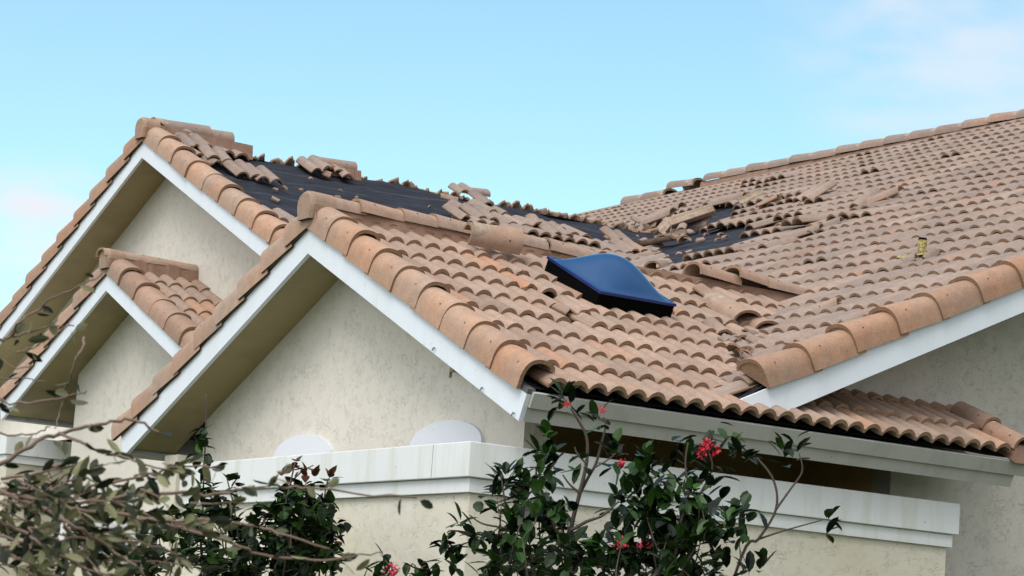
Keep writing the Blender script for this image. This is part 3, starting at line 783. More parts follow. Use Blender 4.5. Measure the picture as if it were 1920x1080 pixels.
# ---- vent pipe stub with foam
pv = PM.px(1728, 489, .02)
mb = MB(); mb.tube([pv - Z * .05, pv + Z * .08, pv + Z * .155], [.036, .034, .035], 8)
vp = mb.build('vent_pipe', FOAM, house)
mb = MB(); mb.tube([pv + Z * .155, pv + Z * .172], [.036, .030], 8); mb.build('cap', BLACKF, vp)
mb = MB(); V = []; K = 18
for i in range(K):
    t = 2 * math.pi * i / K; q = .085 + .05 * rnd.random() + (.07 if 2.4 < t < 3.4 or t < .6 else 0)
    uv = PM.uvh(pv); V.append(PM.P(uv[0] + q * math.cos(t) * 1.3, uv[1] + q * math.sin(t) * .55 - .02, .075 + .01 * rnd.random()))
mb.add(V + [pv + Z * .06], [(i, (i + 1) % K, K) for i in range(K)]); mb.build('foam_collar', FOAM, vp)

# ------------------------------------------------------------------ courtyard wall in front of the gable
xP, yP, zP = 6.9196, 11.4149, 1.2438 + ZC; yPl = 15.1812; xPr = 10.5591
cw = empty('courtyard_wall', (xP + .1, yP + .1, 0), label='low cream stucco wall with white stepped coping turning a corner below the front gable', cat='wall')
def ell(x, y, xr, yl, th, z0, z1):             # L-shaped plan swept up
    mb = MB(); P = [(x, y), (xr, y), (xr, y + th), (x + th, y + th), (x + th, yl), (x, yl)]
    mb.prism([Vector((a, b, z0)) for a, b in P], Z * (z1 - z0)); return mb
ell(xP + .055, yP + .055, xPr - .055, yPl - .02, .14, 0, zP - .28).build('wall_body', STUCCO3, cw)
ell(xP + .028, yP + .028, xPr - .028, yPl - .01, .19, zP - .279, zP - .198).build('trim_band', COPING, cw, bevel=.003)
ell(xP, yP, xPr, yPl, .25, zP - .196, zP).build('coping', COPING, cw, bevel=.005)
JOINT = mat('joint_dark', (.25, .24, .20), .9)  # dark line colour of the coping crack
for px in (811,):                          # hairline joints in the coping
    p = hit(px, 860, Vector((xP, 0, 0)), X)
    mb = MB(); mb.box((xP - .0012, p.y - .0018, zP - .19), (xP + .002, p.y + .0018, zP - .004)); mb.build('joint', JOINT, cw)
def pier(px, py, x, yl, xr, label, thz):
    p = hit(px, py, Vector((x, 0, 0)), X); y, z = p.y, p.z
    e = empty('courtyard_wall', (x, y, 0), label=label, cat='wall')
    mb = MB(); mb.box((x + .05, y + .05, 0), (xr - .03, y + yl - .03, z - .28)); mb.build('wall_body', STUCCO3, e)
    mb = MB(); mb.box((x + .025, y + .025, z - .279), (xr - .015, y + yl - .015, z - .198)); mb.build('trim_band', COPING, e, bevel=.003)
    mb = MB(); mb.box((x, y, z - .196), (xr, y + yl, z)); mb.build('coping', COPING, e, bevel=.005)
pier(13, 815, 8.9, 3., 10.0, 'white capped wall end at the left edge beside the dark porch recess', .2)
pier(163, 975, 8.2, .62, 9.25, 'short white capped wall end behind the twigs near the wooden gate', .2)
# wooden gate between the walls
pg = hit(283, 985, Vector((7.75, 0, 0)), X); pg2 = hit(337, 985, Vector((7.75, 0, 0)), X)
gt = empty('wooden_gate', (7.75, (pg.y + pg2.y) / 2, 0), label='dark weathered board gate behind the twigs left of the low wall', cat='gate')
nb = 5
for i in range(nb):
    ya = pg2.y + (pg.y - pg2.y) * i / nb; yb = pg2.y + (pg.y - pg2.y) * (i + 1) / nb
    mb = MB(); mb.box((7.75, ya + .004, .05), (7.78, yb - .004, pg.z + rnd.uniform(-.015, .015))); mb.build('board', WOOD, gt)
mb = MB(); mb.box((7.781, pg2.y, .3), (7.82, pg.y, .4)); mb.box((7.781, pg2.y, pg.z - .3), (7.82, pg.y, pg.z - .2)); mb.build('rail', WOOD, gt)

# ------------------------------------------------------------------ loose tiles and debris
def loose(pl, px, py, label, h=.10, rot=0., pitch_=0., roll_=0., nroll=2, tp=.156, Lg=.46, jf=0, jb=0, name='roof_tile', cat='roof tile', group=None, mt=None, flip=False, seed=0):
    r = random.Random(seed + int(px * 7 + py))
    V, F, M, Tn = tile_geo(tp, nroll, Lg, 0, .019, tp * .31, r, jagf=jf, jagb=jb, orange=.15, cut=True)
    p = pl.px(px, py, h)
    fr = Matrix((pl.U, pl.V, pl.N)).transposed()
    R_ = fr @ Matrix.Rotation(rot, 3, 'Z') @ Matrix.Rotation(pitch_, 3, 'X') @ Matrix.Rotation(roll_ + (math.pi if flip else 0), 3, 'Y')
    mb = MB(); cu, cv = nroll * tp / 2, Lg / 2
    mb.v = [p + R_ @ Vector((a - cu, b - cv, c)) for a, b, c in V]; mb.f = F; mb.m = M; mb.t = Tn
    o = mb.build(name, [mt or TILEM, EDGE, UNDERTILE], None, smooth=True, loc=p, recalc=False)
    return tag(o, label, cat, group)
def loose_barrel(pl, px, py, label, h=.13, rot=0., pitch_=0., roll_=0., w=.21, Lg=.42, flip=False, mt=None, crest=.10, name='ridge_tile', cat='ridge tile', group=None):
    p = pl.px(px, py, h); fr = Matrix((pl.U, pl.V, pl.N)).transposed()
    R_ = fr @ Matrix.Rotation(rot, 3, 'Z') @ Matrix.Rotation(pitch_, 3, 'X') @ Matrix.Rotation(roll_ + (math.pi if flip else 0), 3, 'Y')
    g_ = ridge_geo(Vector((0, -1, 0)), Z, X, w, crest, Lg, s0=.88)
    g_.v = [p + R_ @ (q + Vector((0, Lg / 2, crest * .5))) for q in g_.v]
    o = g_.build(name, mt or RM4, None, smooth=True, loc=p, recalc=False)
    return tag(o, label, cat, group)
D_ = math.radians
GB = 'loose tiles on the stripped gable'
def lb(x, y, lab, h, rot, pit=0, rol=0, nroll=2, Lg=.40, tp=.15, **k):
    k.setdefault('jf', .025); loose(PBR, x, y, lab, h, D_(rot), D_(pit), D_(rol), nroll, tp, Lg, group=GB, **k)
lb(452, 318, 'tan double-roll tile lying loose on black felt just right of the upper rake, nearer its ridge cluster', .055, 2, 2, Lg=.46, jf=0)
lb(492, 328, 'end tile of the loose pair on black felt, with the free lower right corner', .055, 1, 2, Lg=.42, jf=0)
lb(405, 290, 'tile tipped up in the cluster under the tall gable ridge beside the first rake tiles', .085, -4, 3, 3, jf=0)
lb(368, 270, 'cracked tile wedged against the second rake tile of the tall gable', .09, 6, 4, -5, jf=.08)
lb(340, 252, 'broken tile edge poking out beside the topmost rake tiles of the tall gable', .095, 12, 3, -6, jf=.10, Lg=.3)
lb(396, 303, 'dark edged shard under the front of the upper tile cluster', .04, 20, 0, 0, 1, .22, jf=.06, jb=.06)
lb(388, 326, 'ragged brown strip lying on the felt beside the fourth rake tile of the tall gable', .03, 70, 0, 0, 1, .34, .09, jf=.07, jb=.07)
lb(590, 309, 'tilted tile in the lone clump on the tall ridge, raised corner against the sky', .085, 8, 4, -14, 2, .34, .13)
lb(620, 314, 'orange tinged tile in the middle of the lone clump on the tall ridge', .06, -3, 0, 3, 2, .30, .12, mt=TILE)
lb(645, 325, 'half tile sliding down at the right end of the lone clump on the tall ridge', .05, -8, 0, 0, 1, .36, .13)
lb(612, 326, 'small pale shard hanging below the lone clump on the tall ridge', .04, 60, 8, 0, 1, .13, .12, jf=.05, jb=.05, name='tile_fragment', cat='tile fragment')
lb(868, 355, 'tile tipped onto the felt left of the right hand ridge clump', .05, 10, 2, -8, 2, .24, .12)
lb(903, 374, 'long tile sliding downhill from the right hand ridge clump', .07, -2, 2, 0, 1, .42, .14)
lb(858, 400, 'lifted tile at the upper left corner of the remaining tile field', .085, 4, 2, 0, 1)
lb(900, 402, 'raised tile pair casting a black gap above the thrown ridge tile', .095, 2, 3, 0, 2)
lb(842, 371, 'flat thin shard alone on the felt left of the right hand ridge clump', .03, 70, 0, 0, 1, .2, .10, name='tile_fragment', cat='tile fragment')
lb(856, 384, 'pale broken corner on the felt above the remaining tile field', .04, 30, 6, 0, 1, .18, .12, jf=.07, jb=.05, name='tile_fragment', cat='tile fragment')
lb(1040, 432, 'raised row end tile with a black gap below the long bare strip', .10, 2, 3, 0, 2)
lb(1003, 414, 'reddish half tile standing on the edge of the long bare strip', .07, -12, 4, 0, 1, .28, mt=TILE, jb=.04)
lb(1160, 446, 'tile hanging over the right end of the long bare strip', .085, -4, 3, 5, 2)
lb(1182, 464, 'tile slid across the valley below the torn patch', .09, 6, 0, -4, 2)
def lump(mb, p, s, r):
    V = []
    for i in range(8):
        V.append(p + Vector(((i & 1) - .5, ((i >> 1) & 1) - .5, ((i >> 2) & 1) - .5)) * s + Vector((r.uniform(-.3, .3), r.uniform(-.3, .3), r.uniform(-.3, .3))) * s)
    mb.add(V, [(0, 2, 3, 1), (4, 5, 7, 6), (0, 1, 5, 4), (1, 3, 7, 5), (3, 2, 6, 7), (2, 0, 4, 6)], 0, (r.random(), r.random() * .5, 0))
# caps still lying on the torn ridge
mbp = None
loose_barrel(PBR, 338, 238, 'cracked ridge tile still on the tall gable beside its apex', .14, D_(90), 0, D_(0), .2, .62, mt=RMM)
loose_barrel(PBR, 382, 250, 'ridge tile on the tall gable just before the stripped stretch begins', .11, D_(90), 0, 0, .2, .62, mt=RMM)
loose_barrel(PBR, 628, 306, 'ridge tile crowning the lone clump on the tall ridge', .09, D_(88), 0, 0, .17, .46, mt=RMM, crest=.08)
loose_barrel(PBR, 888, 358, 'ridge tile crowning the right hand clump on the tall ridge', .06, D_(94), 0, 0, .16, .36, mt=RMM, crest=.06)
# thrown ridge tiles on the front gable
loose_barrel(PAR, 926, 441, 'large orange banded ridge tile thrown sideways across the front gable ridge', .20, D_(82), 0, D_(-20), .20, .37, mt=BM4, crest=.12)
loose_barrel(PAR, 1372, 578, 'upper one of two thrown barrel tiles right of the blue skylight', .125, D_(4), D_(2), 0, .25, .40, mt=BM4, crest=.10, cat='barrel tile', name='barrel_tile')
loose_barrel(PAR, 1410, 601, 'lower one of two thrown barrel tiles right of the skylight, open end towards the valley', .085, D_(6), 0, 0, .25, .36, mt=BM4, crest=.10, cat='barrel tile', name='barrel_tile')
loose(PAR, 1347, 617, 'tapered tile piece beside the debris filled valley end', .08, D_(-12), 0, 0, 1, .13, .28, mt=TILE, jf=.04)
loose(PAR, 1340, 560, 'tile edge leaning over the hole right of the skylight', .10, D_(2), D_(3), D_(6), 1, .13, .38, mt=TILE)
loose(PAR, 1075, 578, 'split tile sunk beside the small black hole left of the skylight base', .07, D_(4), 0, D_(10), 1, .13, .30, mt=TILE, jf=.03, jb=.03)
loose(PAR, 1052, 578, 'grey shard propped in the small black hole on the front gable', .07, D_(50), D_(10), 0, 1, .10, .12, mt=TILE, jf=.03, jb=.03, name='tile_fragment', cat='tile fragment')
loose(PAR, 1415, 690, 'upturned brown tile at the low end of the big rake', .12, D_(-55), D_(10), D_(-35), 2, .11, .26, mt=TILE)
GM = 'tiles heaped around the torn patch of the main roof'
loose_barrel(PM, 1243, 447, 'long pale trough tile upside down across the torn patch', .10, D_(-98), D_(0), D_(0), .24, .75, flip=True, mt=[UNDERTILE, EDGE, UNDERTILE, HOLE], crest=.08, group=GM)
loose_barrel(PM, 1296, 421, 'dark edged broken barrel tile at the upper end of the long pale trough', .10, D_(-75), D_(0), D_(20), .2, .50, mt=RMM, crest=.06, group=GM)
loose(PM, 1297, 404, 'flat grey slab sloping across the heap above the torn patch', .20, D_(-35), D_(2), D_(10), 2, .17, .52, flip=True, group=GM)
loose(PM, 1243, 402, 'dark arched tile on top of the heap by the valley', .22, D_(-80), D_(6), D_(8), 2, .17, .50, group=GM)
loose(PM, 1252, 419, 'wavy tile edge on end under the arched tile of the heap', .14, D_(-10), D_(30), 0, 2, .17, .3, flip=True, jb=.08, group=GM)
loose(PM, 1222, 424, 'rounded tile at the left foot of the heap by the valley', .12, D_(-95), D_(4), 0, 1, .17, .42, group=GM)
loose(PM, 1200, 440, 'square reddish piece standing beside the long pale trough', .10, D_(-60), D_(40), 0, 1, .17, .26, jf=.04, group=GM)
loose(PM, 1366, 374, 'long tile lying along the row above the upper black hole', .10, D_(-74), 0, D_(8), 1, .15, .50, group=GM)
loose(PM, 1412, 372, 'grey slab tipped on edge right of the upper black hole', .13, D_(-20), D_(10), D_(30), 2, .10, .30, flip=True, group=GM)
loose(PM, 1440, 381, 'broken tile with dark underside beyond the grey slab', .10, D_(-60), D_(10), D_(-20), 1, .16, .3, jf=.08, group=GM)
loose(PM, 1527, 362, 'lifted tile standing open above a black gap in the upper rows', .11, D_(-4), D_(10), D_(0), 2, .165, .40, group=GM)
loose(PM, 1622, 374, 'tile raised on its edge in mid slope, brown face showing', .10, D_(4), D_(14), D_(8), 1, .165, .34, group=GM)
loose(PM, 1660, 367, 'long raised tile with a black shadow beside the upturned mid slope tile', .10, D_(-70), D_(8), D_(6), 1, .15, .36, group=GM)
loose(PM, 1510, 436, 'tile lifted over the narrow slit below the torn patch', .07, D_(-68), D_(4), 0, 1, .14, .36, group=GM)
loose(PM, 1556, 421, 'curled tile end bridging the narrow slit in mid slope', .08, D_(-60), D_(5), D_(8), 1, .13, .24, jf=.05, group=GM)
loose_barrel(PM, 1231, 497, 'short barrel stub standing open where the front ridge meets the main roof', .10, D_(30), 0, 0, .19, .24, mt=RMM, group=GM)
loose(PM, 1555, 572, 'reddish broken tile on the lower main rows above the big rake', .075, D_(-62), D_(8), D_(10), 1, .11, .15, mt=TILE, jf=.03, group=GM)
loose(PM, 1605, 597, 'grey cracked tile lying on the lower main rows near the big rake', .08, D_(-70), 0, 0, 2, .08, .22, jf=.05, jb=.04, group=GM)
loose(PM, 1443, 680, 'grey slab resting along the lowest end of the big rake', .09, D_(-82), D_(4), D_(4), 2, .09, .36, jf=.04, group=GM)
loose(PM, 1703, 487, 'grey shard lodged at the left foot of the foam coated vent pipe', .085, D_(-60), D_(6), D_(6), 1, .10, .13, jf=.03, group=GM)
loose(PM, 1744, 478, 'brown shard lodged at the right foot of the foam coated vent pipe', .085, D_(-30), D_(20), D_(20), 1, .09, .12, jf=.03, group=GM)
# shards
def shards(pl, poly, n, seed, label, group, smin, smax, h=.03):
    r = random.Random(seed); xs = [p[0] for p in poly]; ys = [p[1] for p in poly]; k = 0
    while k < n:
        x, y = r.uniform(min(xs), max(xs)), r.uniform(min(ys), max(ys))
        if not inside((x, y), poly): continue
        p = pl.px(x, y, h); s = r.uniform(smin, smax)
        V, F, M, Tn = tile_geo(s, 1, s * r.uniform(.7, 1.8), 0, .014, s * .25, r, jagf=s * .25, jagb=s * .25, cut=True)
        R_ = Matrix((pl.U, pl.V, pl.N)).transposed() @ Matrix.Rotation(r.uniform(0, 6.3), 3, 'Z') @ Matrix.Rotation(r.gauss(0, .25), 3, 'X')
        mb = MB(); mb.v = [p + R_ @ Vector(q) for q in V]; mb.f = F; mb.m = M; mb.t = Tn
        o = mb.build('tile_fragment', [TILEM, EDGE, UNDERTILE], None, loc=p, recalc=False); tag(o, label, 'tile fragment', group); k += 1
shards(PBR, [(440, 300), (560, 330), (850, 380), (830, 395), (640, 370), (480, 375), (405, 330)], 11, 3, 'tiny tile chip scattered on the black felt of the tall gable', 'tile chips on the black felt', .03, .07)
shards(PM, [(1215, 486), (1290, 474), (1390, 440), (1340, 426), (1300, 445)], 8, 4, 'small tile chip on the bare strip of the torn main roof patch', 'tile chips on the torn patch', .04, .09)
shards(PAR, [(1355, 625), (1440, 625), (1450, 690), (1400, 690), (1370, 665)], 40, 5, 'jumbled broken tile piece filling the low end of the valley', 'broken pieces in the low valley', .05, .14, .09)
shards(PM, [(1190, 405), (1290, 410), (1310, 440), (1215, 470), (1180, 455)], 24, 6, 'broken tile piece in the rubble by the heap at the upper valley', 'rubble at the upper valley', .07, .18, .09)

# ------------------------------------------------------------------ plants
def leaf(mb, p, d, up, Lf, W, tint, mi=0, fold=.25, curl=.2, heart=False):
    d = d.normalized(); s = d.cross(up)
    if s.length < 1e-4: s = d.cross(X)
    s.normalize(); n = s.cross(d)
    prof_ = ((0, .05), (.22, .72), (.52, 1.), (.82, .72), (1, .04)) if not heart else ((0, .35), (.15, .95), (.4, 1.), (.72, .55), (1, .02))
    V = []
    for t, w in prof_:
        c = p + d * (Lf * t) + n * (-curl * Lf * t * t)
        V += [c - s * (W * .5 * w) + n * (W * .5 * w * fold), c, c + s * (W * .5 * w) + n * (W * .5 * w * fold)]
    F = []
    for i in range(4):
        F += [(i * 3, i * 3 + 1, i * 3 + 4, i * 3 + 3), (i * 3 + 1, i * 3 + 2, i * 3 + 5, i * 3 + 4)]
    mb.add(V, F, mi, tint)
def rv(r):
    while True:
        v = Vector((r.uniform(-1, 1), r.uniform(-1, 1), r.uniform(-1, 1)))
        if .05 < v.length < 1: return v.normalized()
def smooth_path(pts, n=4):
    out_ = []
    for i in range(len(pts) - 1):
        p0, p1, p2, p3 = pts[max(i - 1, 0)], pts[i], pts[i + 1], pts[min(i + 2, len(pts) - 1)]
        for k in range(n):
            t = k / n
            out_.append(.5 * ((2 * p1) + (p2 - p0) * t + (2 * p0 - 5 * p1 + 4 * p2 - p3) * t * t + (3 * p1 - p0 - 3 * p2 + p3) * t * t * t))
    out_.append(pts[-1]); return out_
def rosette(mb, p, d, n, Lf, W, r, bright, mi=0, spread=1., heart=False):
    for k in range(n):
        a = rv(r); v = (d * r.uniform(.1, .9) + a * spread).normalized()
        b = max(0, min(1, r.gauss(bright, .22)))
        leaf(mb, p + a * Lf * .12 - d * r.uniform(0, Lf * .9), v, (Z + a * .5).normalized(), Lf * r.uniform(.6, 1.1), W * r.uniform(.7, 1.1), (b, 0, 0), mi, fold=r.uniform(.1, .4), curl=r.uniform(0, .35), heart=heart)
def flower(parent, p, rad, m, r, n=26):
    mb = MB()
    for k in range(n):
        a = rv(r); c = p + a * rad * r.uniform(.35, 1.)
        for q in range(4):
            v = rv(r); leaf(mb, c, (v + a * .7).normalized(), a, rad * .42, rad * .2, (.5, 0, 0), 0, .1, .1)
    return mb.build('flower_cluster', m, parent, recalc=False)
def shrub(name, label, cat, depth, base_px, stems, tips, masses, flowers, Lf, W, lm, seed, group=None, heart=False, rad=.012, reds=(), dark=.16):
    r = random.Random(seed)
    b = at(base_px[0], base_px[1], depth); b = Vector((b.x, b.y, 0))
    root = empty(name, b, label=label, cat=cat, group=group)
    mb = MB()
    for st, r0 in stems:
        off = r.uniform(-.15, .15)
        pts = [at(px, py, depth + off * (1 if i else 1)) for i, (px, py) in enumerate(st)]
        if st[0][1] >= 1040: pts = [b + Vector((r.uniform(-.1, .1), r.uniform(-.1, .1), 0)), pts[0].lerp(b, .4) + Vector((r.uniform(-.1, .1), r.uniform(-.1, .1), 0))] + pts
        sp_ = smooth_path(pts, 5); n = len(sp_)
        mb.tube(sp_, [r0 * (1 - .75 * i / n) + .0015 for i in range(n)], 6)
    fo = MB()
    for px, py, n, bright in tips:
        rosette(fo, at(px, py, depth + r.uniform(-.15, .15)), (Z + rv(r) * .6).normalized(), n, Lf, W, r, bright, heart=heart)
    for cx, cyy, rx, ry, n, bright in masses:
        for k in range(n):
            while True:
                a, c = r.uniform(-1, 1), r.uniform(-1, 1)
                if a * a + c * c < 1: break
            dd = r.gauss(0, .22)
            p = at(cx + a * rx, cyy + c * ry, depth + dd)
            if k % 6 == 0:
                q = p + Vector((r.uniform(-.1, .1), r.uniform(-.1, .1), -r.uniform(.1, .3)))
                mb.tube([q, (p + q) / 2 + rv(r) * .02, p], [.005, .004, .002], 5)
            rosette(fo, p, (Z * .5 + rv(r)).normalized(), 5, Lf, W, r, bright, heart=heart)
    mb.build('stem', STEM, root, smooth=True)
    fo.build('foliage', lm, root, recalc=False)
    if reds:
        rm = MB()
        for px, py, n in reds: rosette(rm, at(px, py, depth), Z, n, Lf * .8, W * .8, r, .5, heart=heart)
        rm.build('young_leaves', LEAFR, root, recalc=False)
    for px, py, rr, m in flowers: flower(root, at(px, py, depth - .2), rr, m, r)
    return root
shrub('ixora_shrub', 'tall dark glossy shrub with red flower heads before the low wall right of its corner', 'shrub', 11.6, (1130, 1080),
      [([(1066, 1052), (1072, 985), (1087, 925), (1100, 865), (1100, 820), (1085, 790), (1070, 765)], .013), ([(1087, 925), (1103, 895), (1117, 870), (1127, 835), (1135, 800), (1132, 782)], .008),
       ([(1070, 995), (1100, 978), (1131, 966), (1160, 940)], .008), ([(1100, 870), (1082, 850), (1078, 838)], .004), ([(1087, 925), (1068, 908), (1055, 890)], .005),
       ([(1060, 1050), (1040, 990), (1020, 930), (1005, 890), (1015, 850)], .009), ([(1000, 1060), (960, 1000), (945, 930), (940, 890)], .009), ([(960, 1030), (910, 1005), (850, 995), (838, 1000)], .005), ([(950, 990), (905, 982), (880, 965)], .004),
       ([(1260, 1060), (1270, 1000), (1290, 930), (1285, 870), (1290, 830)], .009), ([(1290, 930), (1260, 890), (1232, 862)], .004), ([(1270, 990), (1310, 930), (1335, 880), (1330, 850)], .006), ([(1160, 1060), (1180, 990), (1190, 930)], .007),
       ([(1387, 1052), (1422, 1011), (1455, 955), (1451, 902), (1420, 860), (1393, 840), (1380, 815)], .008), ([(1455, 955), (1480, 920), (1504, 884), (1498, 849)], .005), ([(1422, 1011), (1470, 995), (1542, 975)], .004), ([(1116, 876), (1140, 862), (1155, 850)], .003)],
      [(1064, 728, 9, .45), (1060, 748, 9, .12), (1135, 780, 5, .3), (1128, 770, 4, .1), (1150, 830, 10, .25), (1160, 855, 6, .2), (1222, 848, 10, .4), (1215, 858, 5, .1), (1285, 812, 6, .05), (1290, 838, 8, .3), (1325, 825, 5, .05), (1335, 865, 9, .15), (1342, 905, 6, .1),
       (1380, 800, 6, .35), (1372, 820, 6, .15), (1390, 830, 6, .15), (1470, 832, 7, .1), (1490, 820, 4, .1), (1495, 845, 4, .1), (1548, 972, 7, .1), (1025, 815, 10, .6), (1010, 840, 8, .35), (1030, 850, 10, .15), (1020, 872, 8, .1), (945, 875, 12, .15), (935, 895, 8, .1), (968, 880, 8, .12),
       (875, 965, 12, .12), (885, 985, 6, .12), (835, 1008, 10, .15), (848, 1035, 9, .3), (830, 1030, 6, .15), (895, 1000, 7, .1), (1400, 1060, 9, .05), (1440, 1045, 6, .1), (1085, 850, 4, .35), (1075, 840, 3, .5), (1395, 850, 4, .1)],
      [(965, 930, 36, 45, 13, 0.23), (1000, 985, 60, 60, 26, 0.20), (960, 1040, 60, 50, 20, 0.22), (1045, 930, 32, 42, 9, 0.24), (1060, 1040, 60, 45, 15, 0.28), (1180, 925, 42, 36, 12, 0.22), (1235, 905, 40, 40, 11, 0.30), (1270, 960, 70, 60, 30, 0.24), (1340, 965, 52, 45, 17, 0.26), (1200, 1000, 80, 60, 28, 0.20), (1290, 1045, 90, 45, 30, 0.20), (1140, 1050, 60, 40, 18, 0.22), (1385, 985, 24, 40, 5, 0.33), (1000, 900, 30, 30, 6, 0.28), (1185, 1060, 100, 40, 20, 0.18), (1010, 1070, 110, 30, 20, 0.20)],
      [(1330, 842, .050, RED), (1166, 1018, .034, PINK), (1200, 1022, .018, PINK), (1130, 768, .020, PINK), (1166, 868, .021, RED), (1062, 757, .020, RED), (1216, 1024, .014, PINK)],
      .103, .050, LEAF, 101)
shrub('ixora_shrub', 'low shrub tip with one pink flower head left of the low wall corner', 'shrub', 11.9, (735, 1090),
      [([(735, 1085), (728, 1060), (722, 1050)], .005), ([(760, 1085), (785, 1068), (798, 1060)], .004)],
      [(722, 1055, 7, .3), (705, 1072, 7, .15), (790, 1062, 9, .25), (800, 1075, 8, .2), (760, 1078, 6, .2), (718, 1045, 4, .2)], [(750, 1085, 60, 12, 8, .2)],
      [(735, 1067, .036, PINK)], .10, .045, LEAF, 102)
shrub('bougainvillea', 'leafy climbing shrub with russet tips before the low wall under the left arched panel', 'shrub', 13.6, (500, 1090),
      [([(380, 1060), (380, 960), (383, 870), (386, 800), (387, 738)], .008), ([(540, 1060), (535, 960), (545, 905), (553, 868)], .008), ([(545, 905), (565, 885), (588, 872)], .004), ([(600, 1050), (605, 960), (612, 910), (618, 895)], .006),
       ([(450, 1060), (440, 960), (430, 915), (425, 895)], .006), ([(470, 1060), (400, 1040), (352, 1030)], .004)],
      [(384, 815, 4, .4), (386, 835, 5, .25), (384, 850, 4, .3), (392, 872, 6, .2), (386, 895, 5, .25), (432, 895, 5, .3), (440, 900, 4, .05), (560, 905, 8, .35), (580, 925, 9, .35), (600, 935, 8, .55), (620, 940, 8, .3), (545, 915, 7, .4), (612, 900, 4, .1), (608, 965, 6, .1), (380, 800, 3, .4)],
      [(560, 960, 55, 45, 40, .18), (580, 1020, 60, 60, 66, .14), (500, 1000, 60, 60, 52, .12), (440, 1040, 60, 45, 34, .1), (390, 950, 30, 40, 12, .15), (375, 1010, 30, 50, 14, .12), (520, 1060, 110, 30, 40, .12), (425, 960, 30, 25, 10, .12), (620, 1020, 22, 50, 10, .3), (330, 1000, 50, 55, 18, .15), (270, 1045, 50, 35, 14, .15)],
      [], .085, .062, LEAFB, 103, heart=True, reds=[(556, 862, 5), (563, 868, 4), (530, 880, 5), (540, 885, 4), (590, 882, 5), (620, 890, 4), (575, 876, 3), (635, 995, 4), (618, 1010, 4)])

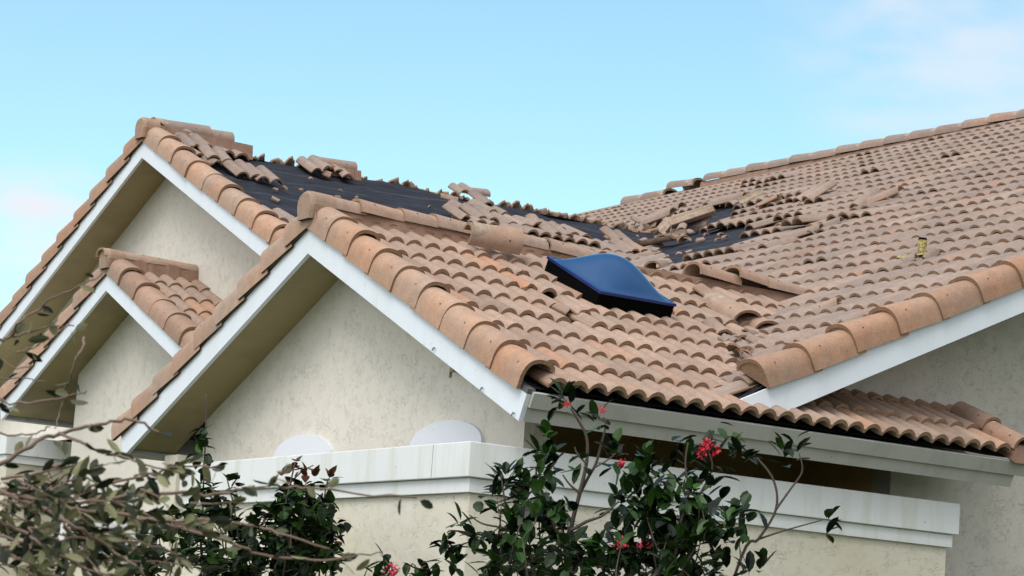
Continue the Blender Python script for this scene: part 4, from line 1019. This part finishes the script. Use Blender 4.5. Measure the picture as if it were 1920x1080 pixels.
# foreground shrub, arching in from the left
def foreground():
    r = random.Random(77)
    b = at(-120, 1080, 5.2); b = Vector((b.x, b.y, 0))
    root = empty('olive_leaved_shrub', b, label='sparse foreground shrub of arching twigs with olive leaves reaching in from the lower left', cat='shrub')
    br = [([(-120, 930), (0, 872), (67, 830), (110, 813), (173, 798), (227, 788), (263, 790), (297, 812)], .0052, 5.0), ([(-100, 818), (0, 814), (60, 813), (92, 799)], .003, 5.2),
          ([(-80, 770), (20, 757), (100, 751), (133, 742), (163, 735)], .0028, 5.0), ([(110, 813), (160, 835), (213, 850), (253, 863), (350, 892)], .003, 5.0),
          ([(-60, 960), (67, 933), (167, 912), (267, 893), (323, 877), (350, 872), (417, 882)], .004, 5.3), ([(-80, 990), (60, 950), (200, 937), (300, 923), (400, 928), (450, 917), (507, 912), (567, 915), (640, 922), (783, 935)], .0042, 5.1),
          ([(-80, 950), (93, 953), (200, 960), (300, 977), (383, 973), (467, 983), (533, 1003), (617, 1028)], .0045, 4.9), ([(40, 930), (83, 950), (143, 987), (207, 1030), (262, 1070), (300, 1110)], .004, 4.8),
          ([(330, 985), (447, 1023), (493, 1040), (613, 1050), (660, 1043), (715, 1038)], .003, 5.0), ([(-60, 890), (0, 920), (50, 943), (75, 940)], .004, 5.2), ([(-60, 950), (0, 977), (50, 1003), (93, 1033), (180, 1073), (220, 1100)], .0045, 4.7),
          ([(-40, 655), (0, 638), (23, 630), (37, 603), (70, 580), (100, 560), (147, 537), (193, 515)], .0034, 5.4), ([(23, 631), (67, 620), (100, 610), (137, 613)], .002, 5.4), ([(30, 660), (67, 650), (100, 630), (133, 608)], .002, 5.4),
          ([(-40, 706), (0, 708), (83, 713)], .002, 5.4), ([(160, 633), (145, 672), (127, 717), (116, 760), (105, 805)], .0028, 5.6), ([(67, 933), (110, 900), (140, 885)], .003, 5.1), ([(200, 937), (260, 960), (330, 985), (420, 1000)], .003, 5.0),
          ([(507, 912), (520, 890), (545, 870)], .002, 5.1), ([(-60, 700), (30, 690), (60, 686)], .002, 5.5), ([(-60, 1040), (60, 1020), (150, 1010), (260, 1018), (340, 1040)], .0035, 4.9), ([(-60, 1075), (100, 1060), (240, 1052), (360, 1062)], .0035, 5.2), ([(0, 900), (60, 890), (120, 868), (168, 880)], .003, 5.3)]
    tw = MB(); fo = MB()
    fork = b + Vector((.1, .05, .5))
    tw.tube([b, b + Vector((.02, .03, .25)), fork], [.022, .019, .016], 8)
    for pts, r0, d in br:
        P = [at(px, py, d + r.uniform(-.05, .05)) for px, py in pts]
        n = 0
        if pts[0][0] < 0:                     # carry the branch back to the fork outside the frame
            P = [fork, fork.lerp(P[0], .5) + Vector((0, 0, .15))] + P
        sp_ = smooth_path(P, 5); n = len(sp_)
        sp_ = [p + rv(r) * .0035 for p in sp_]
        tw.tube(sp_, [max(r0 * 1.25 * (1 - .65 * i / n), .0014) for i in range(n)], 6)
        for i, p in enumerate(sp_):
            px_, py_ = pix(p)
            if px_ < -90: continue
            dens = .85 if py_ > 860 and px_ < 420 else (.42 if py_ > 860 else .2)
            for _ in range(1):
                if r.random() < dens:
                    dr = (rv(r) + (sp_[min(i + 1, n - 1)] - sp_[max(i - 1, 0)]).normalized() * .5 - Z * .45).normalized()
                    q = p + rv(r) * .01
                    bright = r.choice([.02, .08, .25, .55, .8, .9])
                    leaf(fo, q, dr, rv(r), r.uniform(.028, .050), r.uniform(.013, .020), (bright, 0, 0), 0, .15, .15)
    # extra leafy twigs in the lower left
    for k in range(115):
        x = abs(r.gauss(0, 150)) - 20; y = r.uniform(890, 1100)
        if x > 420: continue
        p = at(x, y, r.uniform(4.6, 5.6)); d = (rv(r) * .7 + CMT @ Vector((1, 0, -.2))).normalized()
        e = p + d * r.uniform(.05, .12)
        tw.tube([p, (p + e) / 2 + rv(r) * .006, e], [.0022, .0018, .001], 5)
        for j in range(5):
            q = p.lerp(e, r.random())
            leaf(fo, q, (d + rv(r)).normalized(), rv(r), r.uniform(.03, .05), r.uniform(.013, .020), (r.choice([.02, .05, .1, .3, .6, .85]), 0, 0), 0, .15, .15)
    tw.build('twig', TWIG, root, smooth=True)
    fo.build('foliage', LEAFO, root, recalc=False)
foreground()
